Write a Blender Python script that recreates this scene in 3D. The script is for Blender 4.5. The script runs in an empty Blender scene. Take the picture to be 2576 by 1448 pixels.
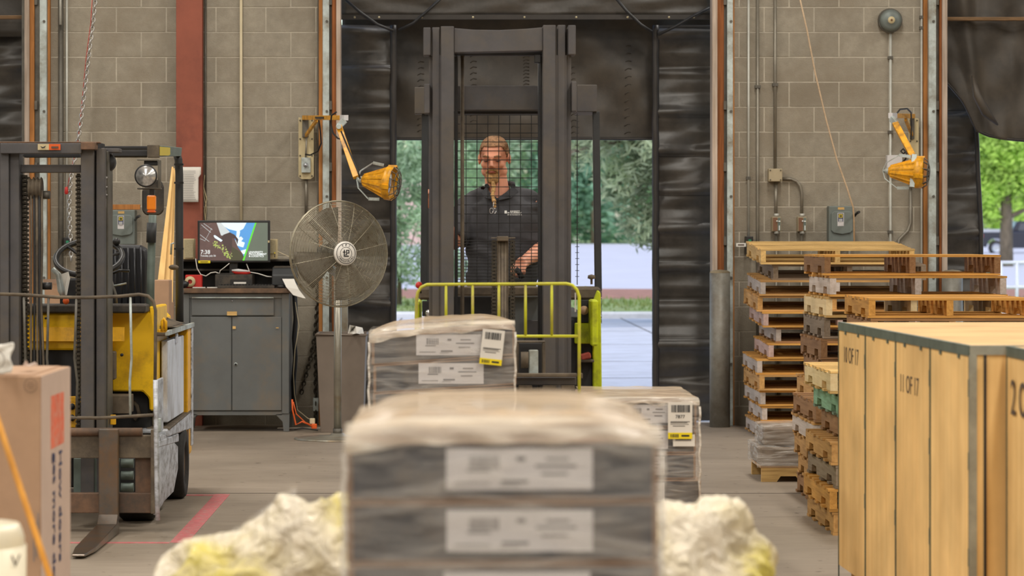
import bpy, math, random
import numpy as np
from mathutils import Vector, Matrix, noise as mn
random.seed(7)
R = math.radians
scene = bpy.context.scene
COL = scene.collection
# ---------------------------------------------------------------- camera: 1.517 m above the floor, focal 7000 px on a 2576 px frame
F, CX, CY, H = 7000.0, 1140.0, 600.0, 1.517
cd = bpy.data.cameras.new('camera'); cam = bpy.data.objects.new('camera', cd); COL.objects.link(cam)
cam.location = (0, 0, H); cam.rotation_euler = (R(90), 0, 0)
cd.sensor_width = 36; cd.lens = F/2576*36
cd.shift_x = (1288-CX)/2576; cd.shift_y = (CY-724)/2576
cd.clip_start = .1; cd.clip_end = 900
cd.dof.use_dof = True; cd.dof.focus_distance = 17.0; cd.dof.aperture_fstop = 4.4
scene.camera = cam
scene.view_settings.view_transform = 'Standard'; scene.view_settings.look = 'None'
scene.view_settings.gamma = 1; scene.view_settings.use_curve_mapping = False
scene.view_settings.exposure = -0.07
scene.cycles.use_denoising = True
# ---------------------------------------------------------------- sky, sun, warehouse lights
w = bpy.data.worlds.new('world'); scene.world = w; w.use_nodes = True
nt = w.node_tree; bg = nt.nodes['Background']
sky = nt.nodes.new('ShaderNodeTexSky')
sky.sky_type = 'NISHITA'; sky.sun_disc = False; sky.sun_elevation = R(48); sky.sun_rotation = R(200)
sky.air_density = 1.2; sky.dust_density = 2.0
nt.links.new(sky.outputs[0], bg.inputs[0]); bg.inputs[1].default_value = 0.32
sd = bpy.data.lights.new('sun', 'SUN'); sd.energy = 2.1; sd.angle = R(1.2); sd.color = (1, .95, .86)
so = bpy.data.objects.new('sun', sd); COL.objects.link(so); so.rotation_euler = (R(-8), R(38), 0)
def area(name, loc, sx, sy, power, col, rot=(0, 0, 0)):
    d = bpy.data.lights.new(name, 'AREA'); d.shape = 'RECTANGLE'; d.size = sx; d.size_y = sy
    d.energy = power; d.color = col
    o = bpy.data.objects.new(name, d); COL.objects.link(o); o.location = loc; o.rotation_euler = rot
LAMP = (1.0, .955, .875)
for ly in (-6, 0, 6, 12, 18.5):
    for lx in (-8, -2.6, 2.6, 8):
        area('ceiling_lamp_light', (lx, ly, 6.55), .5, 3.2, 192, LAMP)
# ---------------------------------------------------------------- helpers
def ws(s): return 308.5+(s-308.5)*.4 if 308.9 <= s <= 314.6 else s      # things fixed to the wall sit close to it
def S(px, s): return (px-CX)/ws(s)
def ZZ(py, s): return H-(py-CY)/ws(s)
def YY(s): return F/ws(s)
def P(px, py, s): return Vector((S(px, s), YY(s), ZZ(py, s)))
def lin(c):
    c = c/255.0
    return c/12.92 if c <= .04045 else ((c+.055)/1.055)**2.4
def L3(c): return (lin(c[0]), lin(c[1]), lin(c[2]), 1)
M = {}
def mat(name, col, rough=.6, metal=0, var=.12, vs=6, bump=0, bs=60, dirt=None, ds=3, da=.5, emit=0, stretch=(1, 1, 1), rnd=0, spec=.5, coat=0):
    m = bpy.data.materials.new(name); m.use_nodes = True; t = m.node_tree; N = t.nodes; K = t.links.new
    b = N['Principled BSDF']; b.inputs['Roughness'].default_value = rough; b.inputs['Metallic'].default_value = metal
    b.inputs['Specular IOR Level'].default_value = spec
    if coat: b.inputs['Coat Weight'].default_value = coat
    tc = N.new('ShaderNodeTexCoord'); mp = N.new('ShaderNodeMapping'); mp.inputs['Scale'].default_value = stretch
    K(tc.outputs['Object'], mp.inputs[0])
    n = N.new('ShaderNodeTexNoise'); n.inputs['Scale'].default_value = vs; n.inputs['Detail'].default_value = 6; n.inputs['Roughness'].default_value = .65
    K(mp.outputs[0], n.inputs[0])
    cr = N.new('ShaderNodeValToRGB'); c = L3(col)
    lo = tuple(max(0, v*(1-var*2)) for v in c[:3])+(1,); hi = tuple(min(1, v*(1+var*2)) for v in c[:3])+(1,)
    cr.color_ramp.elements[0].position = .3; cr.color_ramp.elements[1].position = .7
    cr.color_ramp.elements[0].color = lo; cr.color_ramp.elements[1].color = hi
    K(n.outputs[0], cr.inputs[0]); out = cr.outputs[0]
    if dirt:
        n2 = N.new('ShaderNodeTexNoise'); n2.inputs['Scale'].default_value = ds; n2.inputs['Detail'].default_value = 8; n2.inputs['Roughness'].default_value = .7
        K(mp.outputs[0], n2.inputs[0]); r2 = N.new('ShaderNodeValToRGB')
        r2.color_ramp.elements[0].position = .52-.25*da; r2.color_ramp.elements[1].position = .75-.2*da
        K(n2.outputs[0], r2.inputs[0]); mx = N.new('ShaderNodeMix'); mx.data_type = 'RGBA'
        K(r2.outputs[0], mx.inputs[0]); K(out, mx.inputs[6]); mx.inputs[7].default_value = L3(dirt); out = mx.outputs[2]
    if rnd:
        oi = N.new('ShaderNodeObjectInfo'); hs = N.new('ShaderNodeHueSaturation'); mr = N.new('ShaderNodeMapRange')
        mr.inputs[3].default_value = 1-rnd; mr.inputs[4].default_value = 1+rnd
        K(oi.outputs['Random'], mr.inputs[0]); K(mr.outputs[0], hs.inputs['Value']); K(out, hs.inputs['Color']); out = hs.outputs[0]
    K(out, b.inputs['Base Color'])
    if bump:
        n3 = N.new('ShaderNodeTexNoise'); n3.inputs['Scale'].default_value = bs; n3.inputs['Detail'].default_value = 5
        K(mp.outputs[0], n3.inputs[0]); bp = N.new('ShaderNodeBump'); bp.inputs['Strength'].default_value = bump; bp.inputs['Distance'].default_value = .01
        K(n3.outputs[0], bp.inputs['Height']); K(bp.outputs[0], b.inputs['Normal'])
    if emit:
        K(out, b.inputs['Emission Color']); b.inputs['Emission Strength'].default_value = emit
    M[name] = m; return m
def wood(name, col, axis='x', dark=.55, rough=.75, scale=1.0, rnd=.12, knots=True):
    m = bpy.data.materials.new(name); m.use_nodes = True; t = m.node_tree; N = t.nodes; K = t.links.new
    b = N['Principled BSDF']; b.inputs['Roughness'].default_value = rough; b.inputs['Specular IOR Level'].default_value = .25
    tc = N.new('ShaderNodeTexCoord'); mp = N.new('ShaderNodeMapping')
    st = {'x': (1.2, 22, 22), 'y': (22, 1.2, 22), 'z': (22, 22, 1.2)}[axis]
    oi = N.new('ShaderNodeObjectInfo'); ad = N.new('ShaderNodeVectorMath'); ad.operation = 'ADD'
    sc_ = N.new('ShaderNodeVectorMath'); sc_.operation = 'SCALE'; sc_.inputs[3].default_value = 7.0
    cb = N.new('ShaderNodeCombineXYZ'); K(oi.outputs['Random'], cb.inputs[0]); K(oi.outputs['Random'], cb.inputs[1]); K(oi.outputs['Random'], cb.inputs[2])
    K(cb.outputs[0], sc_.inputs[0]); K(tc.outputs['Object'], ad.inputs[0]); K(sc_.outputs[0], ad.inputs[1])
    mp.inputs['Scale'].default_value = tuple(v*scale for v in st); K(ad.outputs[0], mp.inputs[0])
    n = N.new('ShaderNodeTexNoise'); n.inputs['Scale'].default_value = 2.2; n.inputs['Detail'].default_value = 6; n.inputs['Distortion'].default_value = .6
    K(mp.outputs[0], n.inputs[0]); cr = N.new('ShaderNodeValToRGB'); c = L3(col)
    cr.color_ramp.elements[0].position = .28; cr.color_ramp.elements[1].position = .62
    cr.color_ramp.elements[0].color = (c[0]*dark, c[1]*dark*.93, c[2]*dark*.85, 1); cr.color_ramp.elements[1].color = c
    K(n.outputs[0], cr.inputs[0])
    n2 = N.new('ShaderNodeTexNoise'); n2.inputs['Scale'].default_value = 3; n2.inputs['Detail'].default_value = 4; K(ad.outputs[0], n2.inputs[0])
    r2 = N.new('ShaderNodeMapRange'); r2.inputs[1].default_value = .3; r2.inputs[2].default_value = .7; r2.inputs[3].default_value = .82; r2.inputs[4].default_value = 1.12
    K(n2.outputs[0], r2.inputs[0])
    mr = N.new('ShaderNodeMapRange'); mr.inputs[3].default_value = 1-rnd; mr.inputs[4].default_value = 1+rnd; K(oi.outputs['Random'], mr.inputs[0])
    mu = N.new('ShaderNodeMath'); mu.operation = 'MULTIPLY'; K(r2.outputs[0], mu.inputs[0]); K(mr.outputs[0], mu.inputs[1])
    hs = N.new('ShaderNodeHueSaturation'); K(mu.outputs[0], hs.inputs['Value']); K(cr.outputs[0], hs.inputs['Color'])
    K(hs.outputs[0], b.inputs['Base Color'])
    bp = N.new('ShaderNodeBump'); bp.inputs['Strength'].default_value = .35; bp.inputs['Distance'].default_value = .004
    K(n.outputs[0], bp.inputs['Height']); K(bp.outputs[0], b.inputs['Normal'])
    M[name] = m; return m
def film_mat(name, tint, lo, hi, rough=.12, scale=9, bump=.7, stretch=(1, 1, 3)):
    m = bpy.data.materials.new(name); m.use_nodes = True; t = m.node_tree; N = t.nodes; K = t.links.new
    b = N['Principled BSDF']; b.inputs['Roughness'].default_value = rough; b.inputs['Base Color'].default_value = L3(tint)
    tc = N.new('ShaderNodeTexCoord'); mp = N.new('ShaderNodeMapping'); mp.inputs['Scale'].default_value = stretch; K(tc.outputs['Object'], mp.inputs[0])
    n = N.new('ShaderNodeTexNoise'); n.inputs['Scale'].default_value = scale; n.inputs['Detail'].default_value = 7; n.inputs['Distortion'].default_value = 1.2
    K(mp.outputs[0], n.inputs[0])
    r = N.new('ShaderNodeMapRange'); r.inputs[1].default_value = .35; r.inputs[2].default_value = .7; r.inputs[3].default_value = lo; r.inputs[4].default_value = hi
    K(n.outputs[0], r.inputs[0]); K(r.outputs[0], b.inputs['Alpha'])
    bp = N.new('ShaderNodeBump'); bp.inputs['Strength'].default_value = bump; bp.inputs['Distance'].default_value = .02
    K(n.outputs[0], bp.inputs['Height']); K(bp.outputs[0], b.inputs['Normal'])
    M[name] = m; return m
class MB:
    def __init__(self): self.v = []; self.f = []; self.sm = []; self.mi = []; self.cur = 0
    def add(self, vs, fs, smooth=False):
        o = len(self.v); self.v += [tuple(q) for q in vs]
        for f in fs: self.f.append(tuple(i+o for i in f)); self.sm.append(smooth); self.mi.append(self.cur)
        return self
    def box(self, x0, x1, y0, y1, z0, z1):
        if x0 > x1: x0, x1 = x1, x0
        if y0 > y1: y0, y1 = y1, y0
        if z0 > z1: z0, z1 = z1, z0
        return self.add([(x0,y0,z0),(x1,y0,z0),(x1,y1,z0),(x0,y1,z0),(x0,y0,z1),(x1,y0,z1),(x1,y1,z1),(x0,y1,z1)],
            [(0,3,2,1),(4,5,6,7),(0,1,5,4),(1,2,6,5),(2,3,7,6),(3,0,4,7)])
    def pb(self, x0, y0, x1, y1, s, d=.02, off=0):
        Y = YY(s)+off
        return self.box(S(x0, s), S(x1, s), Y, Y+d, ZZ(y1, s), ZZ(y0, s))
    def obox(self, c, sx, sy, sz, rot):
        c = Vector(c); m = rot if isinstance(rot, Matrix) else Matrix.Rotation(rot, 3, 'Z')
        vs = [c+m @ Vector((a*sx/2, b*sy/2, e*sz/2)) for a, b, e in ((-1,-1,-1),(1,-1,-1),(1,1,-1),(-1,1,-1),(-1,-1,1),(1,-1,1),(1,1,1),(-1,1,1))]
        return self.add(vs, [(0,3,2,1),(4,5,6,7),(0,1,5,4),(1,2,6,5),(2,3,7,6),(3,0,4,7)])
    def bar(self, p0, p1, w_, h_, up=(0, 0, 1)):
        p0 = Vector(p0); p1 = Vector(p1); d = p1-p0; l = d.length; d.normalize()
        u = Vector(up)
        if abs(d.dot(u)) > .98: u = Vector((0, 1, 0))
        r = d.cross(u).normalized(); u = r.cross(d).normalized()
        m = Matrix((r, u, d)).transposed()
        return self.obox((p0+p1)/2, w_, h_, l, m)
    def prism(self, pts, axis, a, b):
        n = len(pts)
        def q(p, t): return {'y': (p[0], t, p[1]), 'x': (t, p[0], p[1]), 'z': (p[0], p[1], t)}[axis]
        vs = [q(p, a) for p in pts]+[q(p, b) for p in pts]
        fs = [tuple(range(n)), tuple(range(2*n-1, n-1, -1))]+[(i, i+n, (i+1) % n+n, (i+1) % n) for i in range(n)]
        return self.add(vs, fs)
    def ring(self, c, u, v, r, n): return [c+u*(math.cos(2*math.pi*i/n)*r)+v*(math.sin(2*math.pi*i/n)*r) for i in range(n)]
    def cyl(self, p0, p1, r0, r1=None, n=12, caps=True):
        return self.tube([p0, p1], r0, n, radii=[r0, r0 if r1 is None else r1], caps=caps)
    def tube(self, pts, r, n=8, radii=None, closed=False, caps=True):
        pts = [Vector(p) for p in pts]; k = len(pts)
        if radii is None: radii = [r]*k
        tang = []
        for i in range(k):
            if closed: d = pts[(i+1) % k]-pts[i-1]
            else: d = pts[min(i+1, k-1)]-pts[max(i-1, 0)]
            tang.append(d.normalized() if d.length > 1e-9 else Vector((0, 0, 1)))
        u = tang[0].orthogonal().normalized(); vs = []
        for i in range(k):
            t = tang[i]; u = (u-t*u.dot(t)); u = u.normalized() if u.length > 1e-6 else t.orthogonal().normalized()
            vs += self.ring(pts[i], u, t.cross(u), radii[i], n)
        fs = []
        for i in range(k if closed else k-1):
            a = i*n; b = ((i+1) % k)*n
            for j in range(n): fs.append((a+j, a+(j+1) % n, b+(j+1) % n, b+j))
        self.add(vs, fs, True)
        if caps and not closed:
            o = len(self.v)-len(vs)
            self.f.append(tuple(o+j for j in range(n-1, -1, -1))); self.sm.append(False); self.mi.append(self.cur)
            self.f.append(tuple(o+(k-1)*n+j for j in range(n))); self.sm.append(False); self.mi.append(self.cur)
        return self
    def lathe(self, prof, origin, axis=(0, 0, 1), n=24, smooth=True):
        o = Vector(origin); ax = Vector(axis).normalized(); u = ax.orthogonal().normalized(); v = ax.cross(u)
        vs = []; fs = []
        for r, t in prof: vs += self.ring(o+ax*t, u, v, max(r, 1e-4), n)
        for i in range(len(prof)-1):
            for j in range(n): fs.append((i*n+j, i*n+(j+1) % n, (i+1)*n+(j+1) % n, (i+1)*n+j))
        return self.add(vs, fs, smooth)
    def ball(self, c, r, n=12, m=8):
        if not isinstance(r, (tuple, list)): r = (r, r, r)
        vs = []; fs = []
        for i in range(m+1):
            a = math.pi*i/m
            for j in range(n):
                b = 2*math.pi*j/n; vs.append((c[0]+r[0]*math.sin(a)*math.cos(b), c[1]+r[1]*math.sin(a)*math.sin(b), c[2]+r[2]*math.cos(a)))
        for i in range(m):
            for j in range(n): fs.append((i*n+j, (i+1)*n+j, (i+1)*n+(j+1) % n, i*n+(j+1) % n))
        return self.add(vs, fs, True)
    def grid(self, fn, nu, nv, smooth=True):
        vs = [fn(i/nu, j/nv) for j in range(nv+1) for i in range(nu+1)]
        fs = [(j*(nu+1)+i, j*(nu+1)+i+1, (j+1)*(nu+1)+i+1, (j+1)*(nu+1)+i) for j in range(nv) for i in range(nu)]
        return self.add(vs, fs, smooth)
    def mesh(self, name):
        me = bpy.data.meshes.new(name); me.from_pydata(self.v, [], self.f)
        me.polygons.foreach_set('use_smooth', self.sm); me.polygons.foreach_set('material_index', self.mi); me.update(); return me
def part(name, mb, m, parent=None, bevel=0, seg=1, label=None, kind=None, solid=0):
    me = mb.mesh(name) if isinstance(mb, MB) else mb
    if not len(me.materials):
        for q in (m if isinstance(m, (list, tuple)) else [m]): me.materials.append(M[q] if isinstance(q, str) else q)
    o = bpy.data.objects.new(name, me); COL.objects.link(o)
    if parent is not None:
        o.parent = parent
        b = parent; inv = Matrix.Identity(4)
        while b is not None:
            if b.type == 'EMPTY': inv = inv @ (Matrix.Translation(b.location) @ b.rotation_euler.to_matrix().to_4x4()).inverted()
            b = b.parent
        if parent.type == 'EMPTY': o.matrix_parent_inverse = inv
    if solid:
        d = o.modifiers.new('solid', 'SOLIDIFY'); d.thickness = solid; d.offset = 0
    if bevel:
        d = o.modifiers.new('bevel', 'BEVEL'); d.width = bevel; d.segments = seg; d.limit_method = 'ANGLE'; d.angle_limit = R(35)
    if label: o['label'] = label
    if kind: o['kind'] = kind
    return o
def tag(o, label, cat, group=None, kind=None):
    if label: o['label'] = label
    if cat: o['category'] = cat
    if group: o['group'] = group
    if kind: o['kind'] = kind
    return o
def thing(name, label, cat, loc=(0, 0, 0), rz=0, group=None, kind=None):
    o = bpy.data.objects.new(name, None); COL.objects.link(o); o.location = loc; o.rotation_euler = (0, 0, rz); o.empty_display_size = .2
    return tag(o, label, cat, group, kind)
KIDS = {}
def copy_tree(root, loc, rz=0, label=None, group=None, mats=None):
    r = root.copy(); COL.objects.link(r); r.location = loc; r.rotation_euler = (0, 0, rz)
    if label: r['label'] = label
    if group: r['group'] = group
    for ch in list(root.children):
        c = ch.copy(); COL.objects.link(c); c.parent = r
        for g in ch.children:
            d = g.copy(); COL.objects.link(d); d.parent = c
    return r
TMP = bpy.data.scenes.new('scratch')
def bake(ob, name):
    TMP.collection.objects.link(ob)
    with bpy.context.temp_override(scene=TMP, view_layer=TMP.view_layers[0]):
        dg = bpy.context.evaluated_depsgraph_get(); dg.update()
        me = bpy.data.meshes.new_from_object(ob.evaluated_get(dg))
    me.name = name; bpy.data.objects.remove(ob); return me
def text(s, name, size, m, parent, o, right=(1, 0, 0), up=(0, 0, 1), align='CENTER', ext=.0006, bold=0, label=None, sx=1.0, spacing=1.0, kind=None):
    cu = bpy.data.curves.new('txt', 'FONT'); cu.body = s; cu.size = size; cu.align_x = align; cu.align_y = 'CENTER'; cu.extrude = ext; cu.offset = bold
    cu.resolution_u = 3; cu.space_character = spacing
    ob = bpy.data.objects.new('txt', cu); me = bake(ob, name); bpy.data.curves.remove(cu)
    rr = Vector(right).normalized(); uu = Vector(up).normalized(); nn = rr.cross(uu)
    mm = Matrix((rr*sx, uu, nn)).transposed().to_4x4(); mm.translation = Vector(o); me.transform(mm); me.name = name
    return part(name, me, m, parent, label=label, kind=kind)
def fbm(x, y, z=0, sc=1): return mn.fractal(Vector((x*sc, y*sc, z*sc)), 1.0, 2.0, 4, noise_basis='PERLIN_ORIGINAL')
# ---------------------------------------------------------------- materials
mat('block', (154,146,131), .95, var=.06, vs=14, bump=.5, bs=160, dirt=(138,128,112), ds=1.6, da=.35, rnd=.06)
mat('mortar', (188,180,164), .95, var=.08, vs=10, bump=.3)
mat('wall_paint', (150,144,132), .9, var=.05)
mat('ceiling', (205,200,190), .9, var=.03)
def floor_mat():
    m = bpy.data.materials.new('floor_concrete'); m.use_nodes = True; t = m.node_tree; N = t.nodes; K = t.links.new
    b = N['Principled BSDF']; tc = N.new('ShaderNodeTexCoord')
    n1 = N.new('ShaderNodeTexNoise'); n1.inputs['Scale'].default_value = .55; n1.inputs['Detail'].default_value = 8; n1.inputs['Roughness'].default_value = .62; K(tc.outputs['Object'], n1.inputs[0])
    c1 = N.new('ShaderNodeValToRGB'); e = c1.color_ramp.elements; e[0].position = .35; e[0].color = L3((132,120,106)); e[1].position = .65; e[1].color = L3((158,145,130)); K(n1.outputs[0], c1.inputs[0])
    mp = N.new('ShaderNodeMapping'); mp.inputs['Scale'].default_value = (3, 40, 1); K(tc.outputs['Object'], mp.inputs[0])
    n2 = N.new('ShaderNodeTexNoise'); n2.inputs['Scale'].default_value = 1; n2.inputs['Detail'].default_value = 6; K(mp.outputs[0], n2.inputs[0])
    c2 = N.new('ShaderNodeValToRGB'); e = c2.color_ramp.elements; e[0].position = .3; e[0].color = (.68,.66,.64,1); e[1].position = .6; e[1].color = (1.05,1.04,1.03,1); K(n2.outputs[0], c2.inputs[0])
    mx = N.new('ShaderNodeMix'); mx.data_type = 'RGBA'; mx.blend_type = 'MULTIPLY'; mx.inputs[0].default_value = .6; K(c1.outputs[0], mx.inputs[6]); K(c2.outputs[0], mx.inputs[7])
    n3 = N.new('ShaderNodeTexNoise'); n3.inputs['Scale'].default_value = 14; n3.inputs['Detail'].default_value = 3; K(tc.outputs['Object'], n3.inputs[0])
    c3 = N.new('ShaderNodeValToRGB'); e = c3.color_ramp.elements; e[0].position = .27; e[0].color = (.35,.33,.3,1); e[1].position = .33; e[1].color = (1,1,1,1); K(n3.outputs[0], c3.inputs[0])
    m2 = N.new('ShaderNodeMix'); m2.data_type = 'RGBA'; m2.blend_type = 'MULTIPLY'; m2.inputs[0].default_value = 1; K(mx.outputs[2], m2.inputs[6]); K(c3.outputs[0], m2.inputs[7])
    K(m2.outputs[2], b.inputs['Base Color']); b.inputs['Roughness'].default_value = .55; b.inputs['Specular IOR Level'].default_value = .35
    bp = N.new('ShaderNodeBump'); bp.inputs['Strength'].default_value = .12; K(n2.outputs[0], bp.inputs['Height']); K(bp.outputs[0], b.inputs['Normal'])
    M['floor_concrete'] = m
floor_mat()
mat('joint', (70,62,54), .95)
mat('red_tape', (190,96,100), .7, var=.1, vs=20, dirt=(168,140,130), ds=25, da=.25)
wood('jamb_orange', (182,124,70), 'z', dark=.6)
wood('jamb_brown', (150,92,52), 'z', dark=.55)
wood('jamb_white', (186,170,156), 'z', dark=.7)
mat('galv', (186,196,194), .45, .3, var=.12, vs=9, dirt=(128,120,104), ds=5, da=.3)
mat('galv_dark', (96,92,84), .5, .4, var=.15, vs=9)
mat('conduit', (136,130,118), .45, .5, var=.1)
mat('conduit_light', (190,190,182), .45, .2, var=.08)
mat('vinyl', (60,55,49), .42, var=.18, vs=5, bump=.25, bs=14, dirt=(76,70,64), ds=4, da=.25, spec=.6)
mat('vinyl_head', (66,60,53), .5, var=.14, vs=3, bump=.2, bs=12, dirt=(78,70,60), ds=3, da=.25, spec=.45)
mat('vinyl_seam', (46,41,37), .5, var=.15)
mat('rivet', (190,180,150), .35, .7)
mat('cable_black', (26,25,25), .55, var=.1)
mat('timber_beam', (120,92,62), .8, var=.2, stretch=(1,8,8))
mat('column_red', (146,78,58), .62, var=.06, vs=5, dirt=(120,62,48), ds=4, da=.15)
mat('cab_grey', (104,107,107), .5, .1, var=.05, vs=4, dirt=(126,112,94), ds=1.6, da=.12)
mat('cab_dark', (40,38,36), .7)
mat('worktop', (112,86,64), .7, var=.2, vs=8, dirt=(70,58,50), ds=6, da=.4)
mat('black_plastic', (34,33,33), .45, var=.1)
mat('dusty_black', (52,48,44), .65, var=.2, vs=12, dirt=(84,74,62), ds=9, da=.3)
mat('beige_plastic', (196,180,140), .5, var=.04)
mat('beige_mesh', (172,160,128), .7, var=.08, vs=120)
mat('grille_wire', (176,170,150), .35, .6, var=.15, vs=30, dirt=(120,106,84), ds=30, da=.3)
mat('fan_blade', (106,98,88), .5, .5, var=.1)
mat('badge_white', (226,222,214), .5, var=.02)
mat('ink_black', (28,28,34), .6, var=0)
mat('ink_grey', (120,118,120), .7, var=0)
mat('ink_soft', (88,72,60), .8, var=0)
mat('white_ink', (238,240,238), .6, var=0)
mat('paper', (224,220,212), .8, var=.03)
mat('paper_label', (206,203,204), .7, var=.02)
mat('steel_pole', (158,154,142), .35, .6, var=.08, dirt=(140,120,92), ds=5, da=.15)
mat('steel_shiny', (176,180,186), .25, .8, var=.05)
mat('trash_brown', (118,106,95), .6, var=.04)
mat('yellow', (236,176,18), .48, var=.07, vs=7, dirt=(158,112,30), ds=6, da=.16)
mat('yellow_clean', (250,198,8), .42, var=.03, vs=4, dirt=(196,146,14), ds=5, da=.1)
mat('yellow_lamp', (226,160,18), .42, var=.08, vs=12, dirt=(140,96,24), ds=14, da=.25)
mat('lime', (192,204,22), .45, var=.06, vs=6, dirt=(120,118,26), ds=9, da=.18)
mat('lime_rail', (196,198,36), .5, var=.08, vs=14, dirt=(150,126,86), ds=7, da=.32)
mat('mast', (82,80,82), .55, .25, var=.1, vs=6, dirt=(98,90,80), ds=2.4, da=.35)
mat('mast_dark', (42,41,42), .6, .2, var=.15, vs=6)
mat('mast_dusty', (104,92,76), .75, .1, var=.18, vs=9, dirt=(72,64,56), ds=7, da=.35)
mat('chain_steel', (66,60,50), .5, .5, var=.2, vs=20)
mat('chain_galv', (196,194,190), .3, .8, var=.1)
mat('rust', (116,88,68), .7, .2, var=.16, vs=7, dirt=(78,68,60), ds=5, da=.42)
mat('fork_steel', (96,90,84), .5, .4, var=.12, vs=5, dirt=(122,92,64), ds=4, da=.18)
mat('fork_polish', (120,112,104), .28, .8, var=.1, dirt=(146,110,76), ds=5, da=.3)
mat('rubber', (38,35,32), .8, var=.15, bump=.3, bs=40)
mat('rim_brown', (92,78,64), .7, .2, var=.15)
mat('scuffed', (196,200,208), .5, .3, var=.1, vs=6, dirt=(96,88,82), ds=9, da=.27, stretch=(1,1,2))
mat('scuffed_panel', (214,220,232), .5, .15, var=.05, vs=4, dirt=(160,158,160), ds=5, da=.22, stretch=(1,1,.5))
mat('guard_black', (54,56,58), .5, .2, var=.12)
mat('guard_green', (104,116,110), .5, .2, var=.12)
mat('seat_vinyl', (32,34,40), .38, var=.1, spec=.6)
mat('amber', (226,124,16), .3, var=.06, emit=.15)
mat('lamp_glass', (190,190,190), .18, .75, var=.2, vs=40)
mat('red_paint', (186,40,34), .5, var=.08)
mat('red_faded', (186,84,72), .6, var=.1)
mat('orange', (220,92,28), .55, var=.05)
mat('grey_box', (112,120,116), .5, .25, var=.04)
mat('grey_box2', (136,140,138), .5, .25, var=.04)
mat('tan_box', (168,154,126), .6, var=.04)
mat('brown_plate', (120,84,60), .55, var=.05)
mat('blue_ink', (44,54,92), .6, var=0)
mat('yellow_ink', (206,186,70), .6, var=0)
mat('tag_yellow', (236,214,20), .5, var=.02)
mat('green_btn', (40,130,96), .5, var=0)
mat('rope', (198,172,142), .8, var=.1, vs=60)
mat('pvc', (206,192,160), .5, var=.04)
mat('bollard', (134,132,124), .5, .3, var=.08, vs=7, dirt=(112,104,92), ds=6, da=.35)
mat('bollard_cap', (128,116,94), .95, var=.15, bump=.4)
mat('cardboard', (176,142,114), .85, var=.05, vs=5)
mat('cardboard_pale', (190,168,154), .85, var=.04, vs=5)
mat('cardboard_edge', (148,122,102), .85, var=.08)
mat('box_grey', (78,78,82), .6, var=.1, vs=7, dirt=(98,88,80), ds=6, da=.25)
mat('orange_print', (216,96,62), .7, var=.1, dirt=(200,150,130), ds=30, da=.35)
wood('handle_wood', (196,138,58), 'z', dark=.75)
wood('crate_ply', (244,204,138), 'z', dark=.9, scale=.35, rnd=.03)
wood('crate_top', (214,178,128), 'x', dark=.88, scale=.35, rnd=.03)
mat('crate_steel', (104,114,104), .5, .5, var=.12, vs=12)
mat('crate_steel_light', (160,160,148), .45, .5, var=.12, vs=12)
for nm, c in (('new', (222,184,120)), ('tan', (204,158,98)), ('brown', (156,118,82)), ('grey', (146,130,112)), ('honey', (214,160,84))):
    wood('board_'+nm, c, 'x', dark=.62); wood('stringer_'+nm, c, 'y', dark=.7)
wood('stringer_white', (200,188,180), 'y', dark=.78); wood('stringer_pink', (196,168,160), 'y', dark=.8)
wood('stringer_mint', (150,196,164), 'y', dark=.7); wood('board_mint', (120,140,122), 'x', dark=.6)
wood('stringer_cream', (226,204,160), 'y', dark=.88)
mat('end_red', (176,72,66), .8, var=.15)
mat('wrapped_goods', (136,118,100), .6, var=.1, vs=9)
mat('skin', (216,150,122), .5, var=.05, vs=9, spec=.4)
mat('hair', (158,120,88), .85, var=.25, vs=70, bump=.6, bs=200)
mat('beard', (176,138,88), .85, var=.25, vs=70, bump=.6, bs=200)
mat('lip', (170,96,84), .5, var=.05)
mat('eye_dark', (48,36,32), .3, var=0)
mat('shirt', (62,62,66), .85, var=.07, vs=12, bump=.35, bs=22)
mat('shirt_dark', (48,48,52), .85, var=.07, vs=12)
mat('trousers', (64,58,52), .85, var=.08)
mat('pink', (230,70,120), .5, var=.03)
mat('bag_cream', (228,218,192), .3, var=.05, vs=4, spec=.7)
mat('bag_yellow', (208,196,110), .35, var=.1, vs=5, spec=.7)
film_mat('film', (236,230,222), .03, .34, rough=.14, scale=7, bump=.8, stretch=(.7,.7,4))
film_mat('film_top', (226,214,196), .15, .85, rough=.2, scale=5, bump=.9, stretch=(.6,2,3))
film_mat('film_thick', (240,234,224), .35, .95, rough=.16, scale=8, bump=1)
film_mat('film_cap', (212,188,158), .3, .9, rough=.28, scale=4, bump=.5, stretch=(.5,2,3))
# outdoors
mat('apron', (178,180,190), .9, var=.05, vs=2, dirt=(160,160,168), ds=1.2, da=.2)
mat('road', (176,176,188), .9, var=.04, vs=.4)
mat('grass', (108,132,66), .95, var=.25, vs=3, dirt=(136,138,92), ds=1.5, da=.4)
mat('mulch', (142,98,82), .95, var=.2, vs=3)
mat('curb', (196,196,198), .9, var=.05)
mat('bark', (112,100,84), .95, var=.2, vs=6, bump=.6, bs=12, stretch=(1,1,.3))
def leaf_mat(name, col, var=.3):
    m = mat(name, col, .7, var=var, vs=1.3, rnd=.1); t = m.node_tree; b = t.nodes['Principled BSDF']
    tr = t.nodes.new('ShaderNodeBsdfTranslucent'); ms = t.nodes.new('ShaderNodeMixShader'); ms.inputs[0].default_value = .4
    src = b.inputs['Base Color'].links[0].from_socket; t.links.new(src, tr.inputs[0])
    out = t.nodes['Material Output']; t.links.new(b.outputs[0], ms.inputs[1]); t.links.new(tr.outputs[0], ms.inputs[2]); t.links.new(ms.outputs[0], out.inputs[0])
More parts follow.
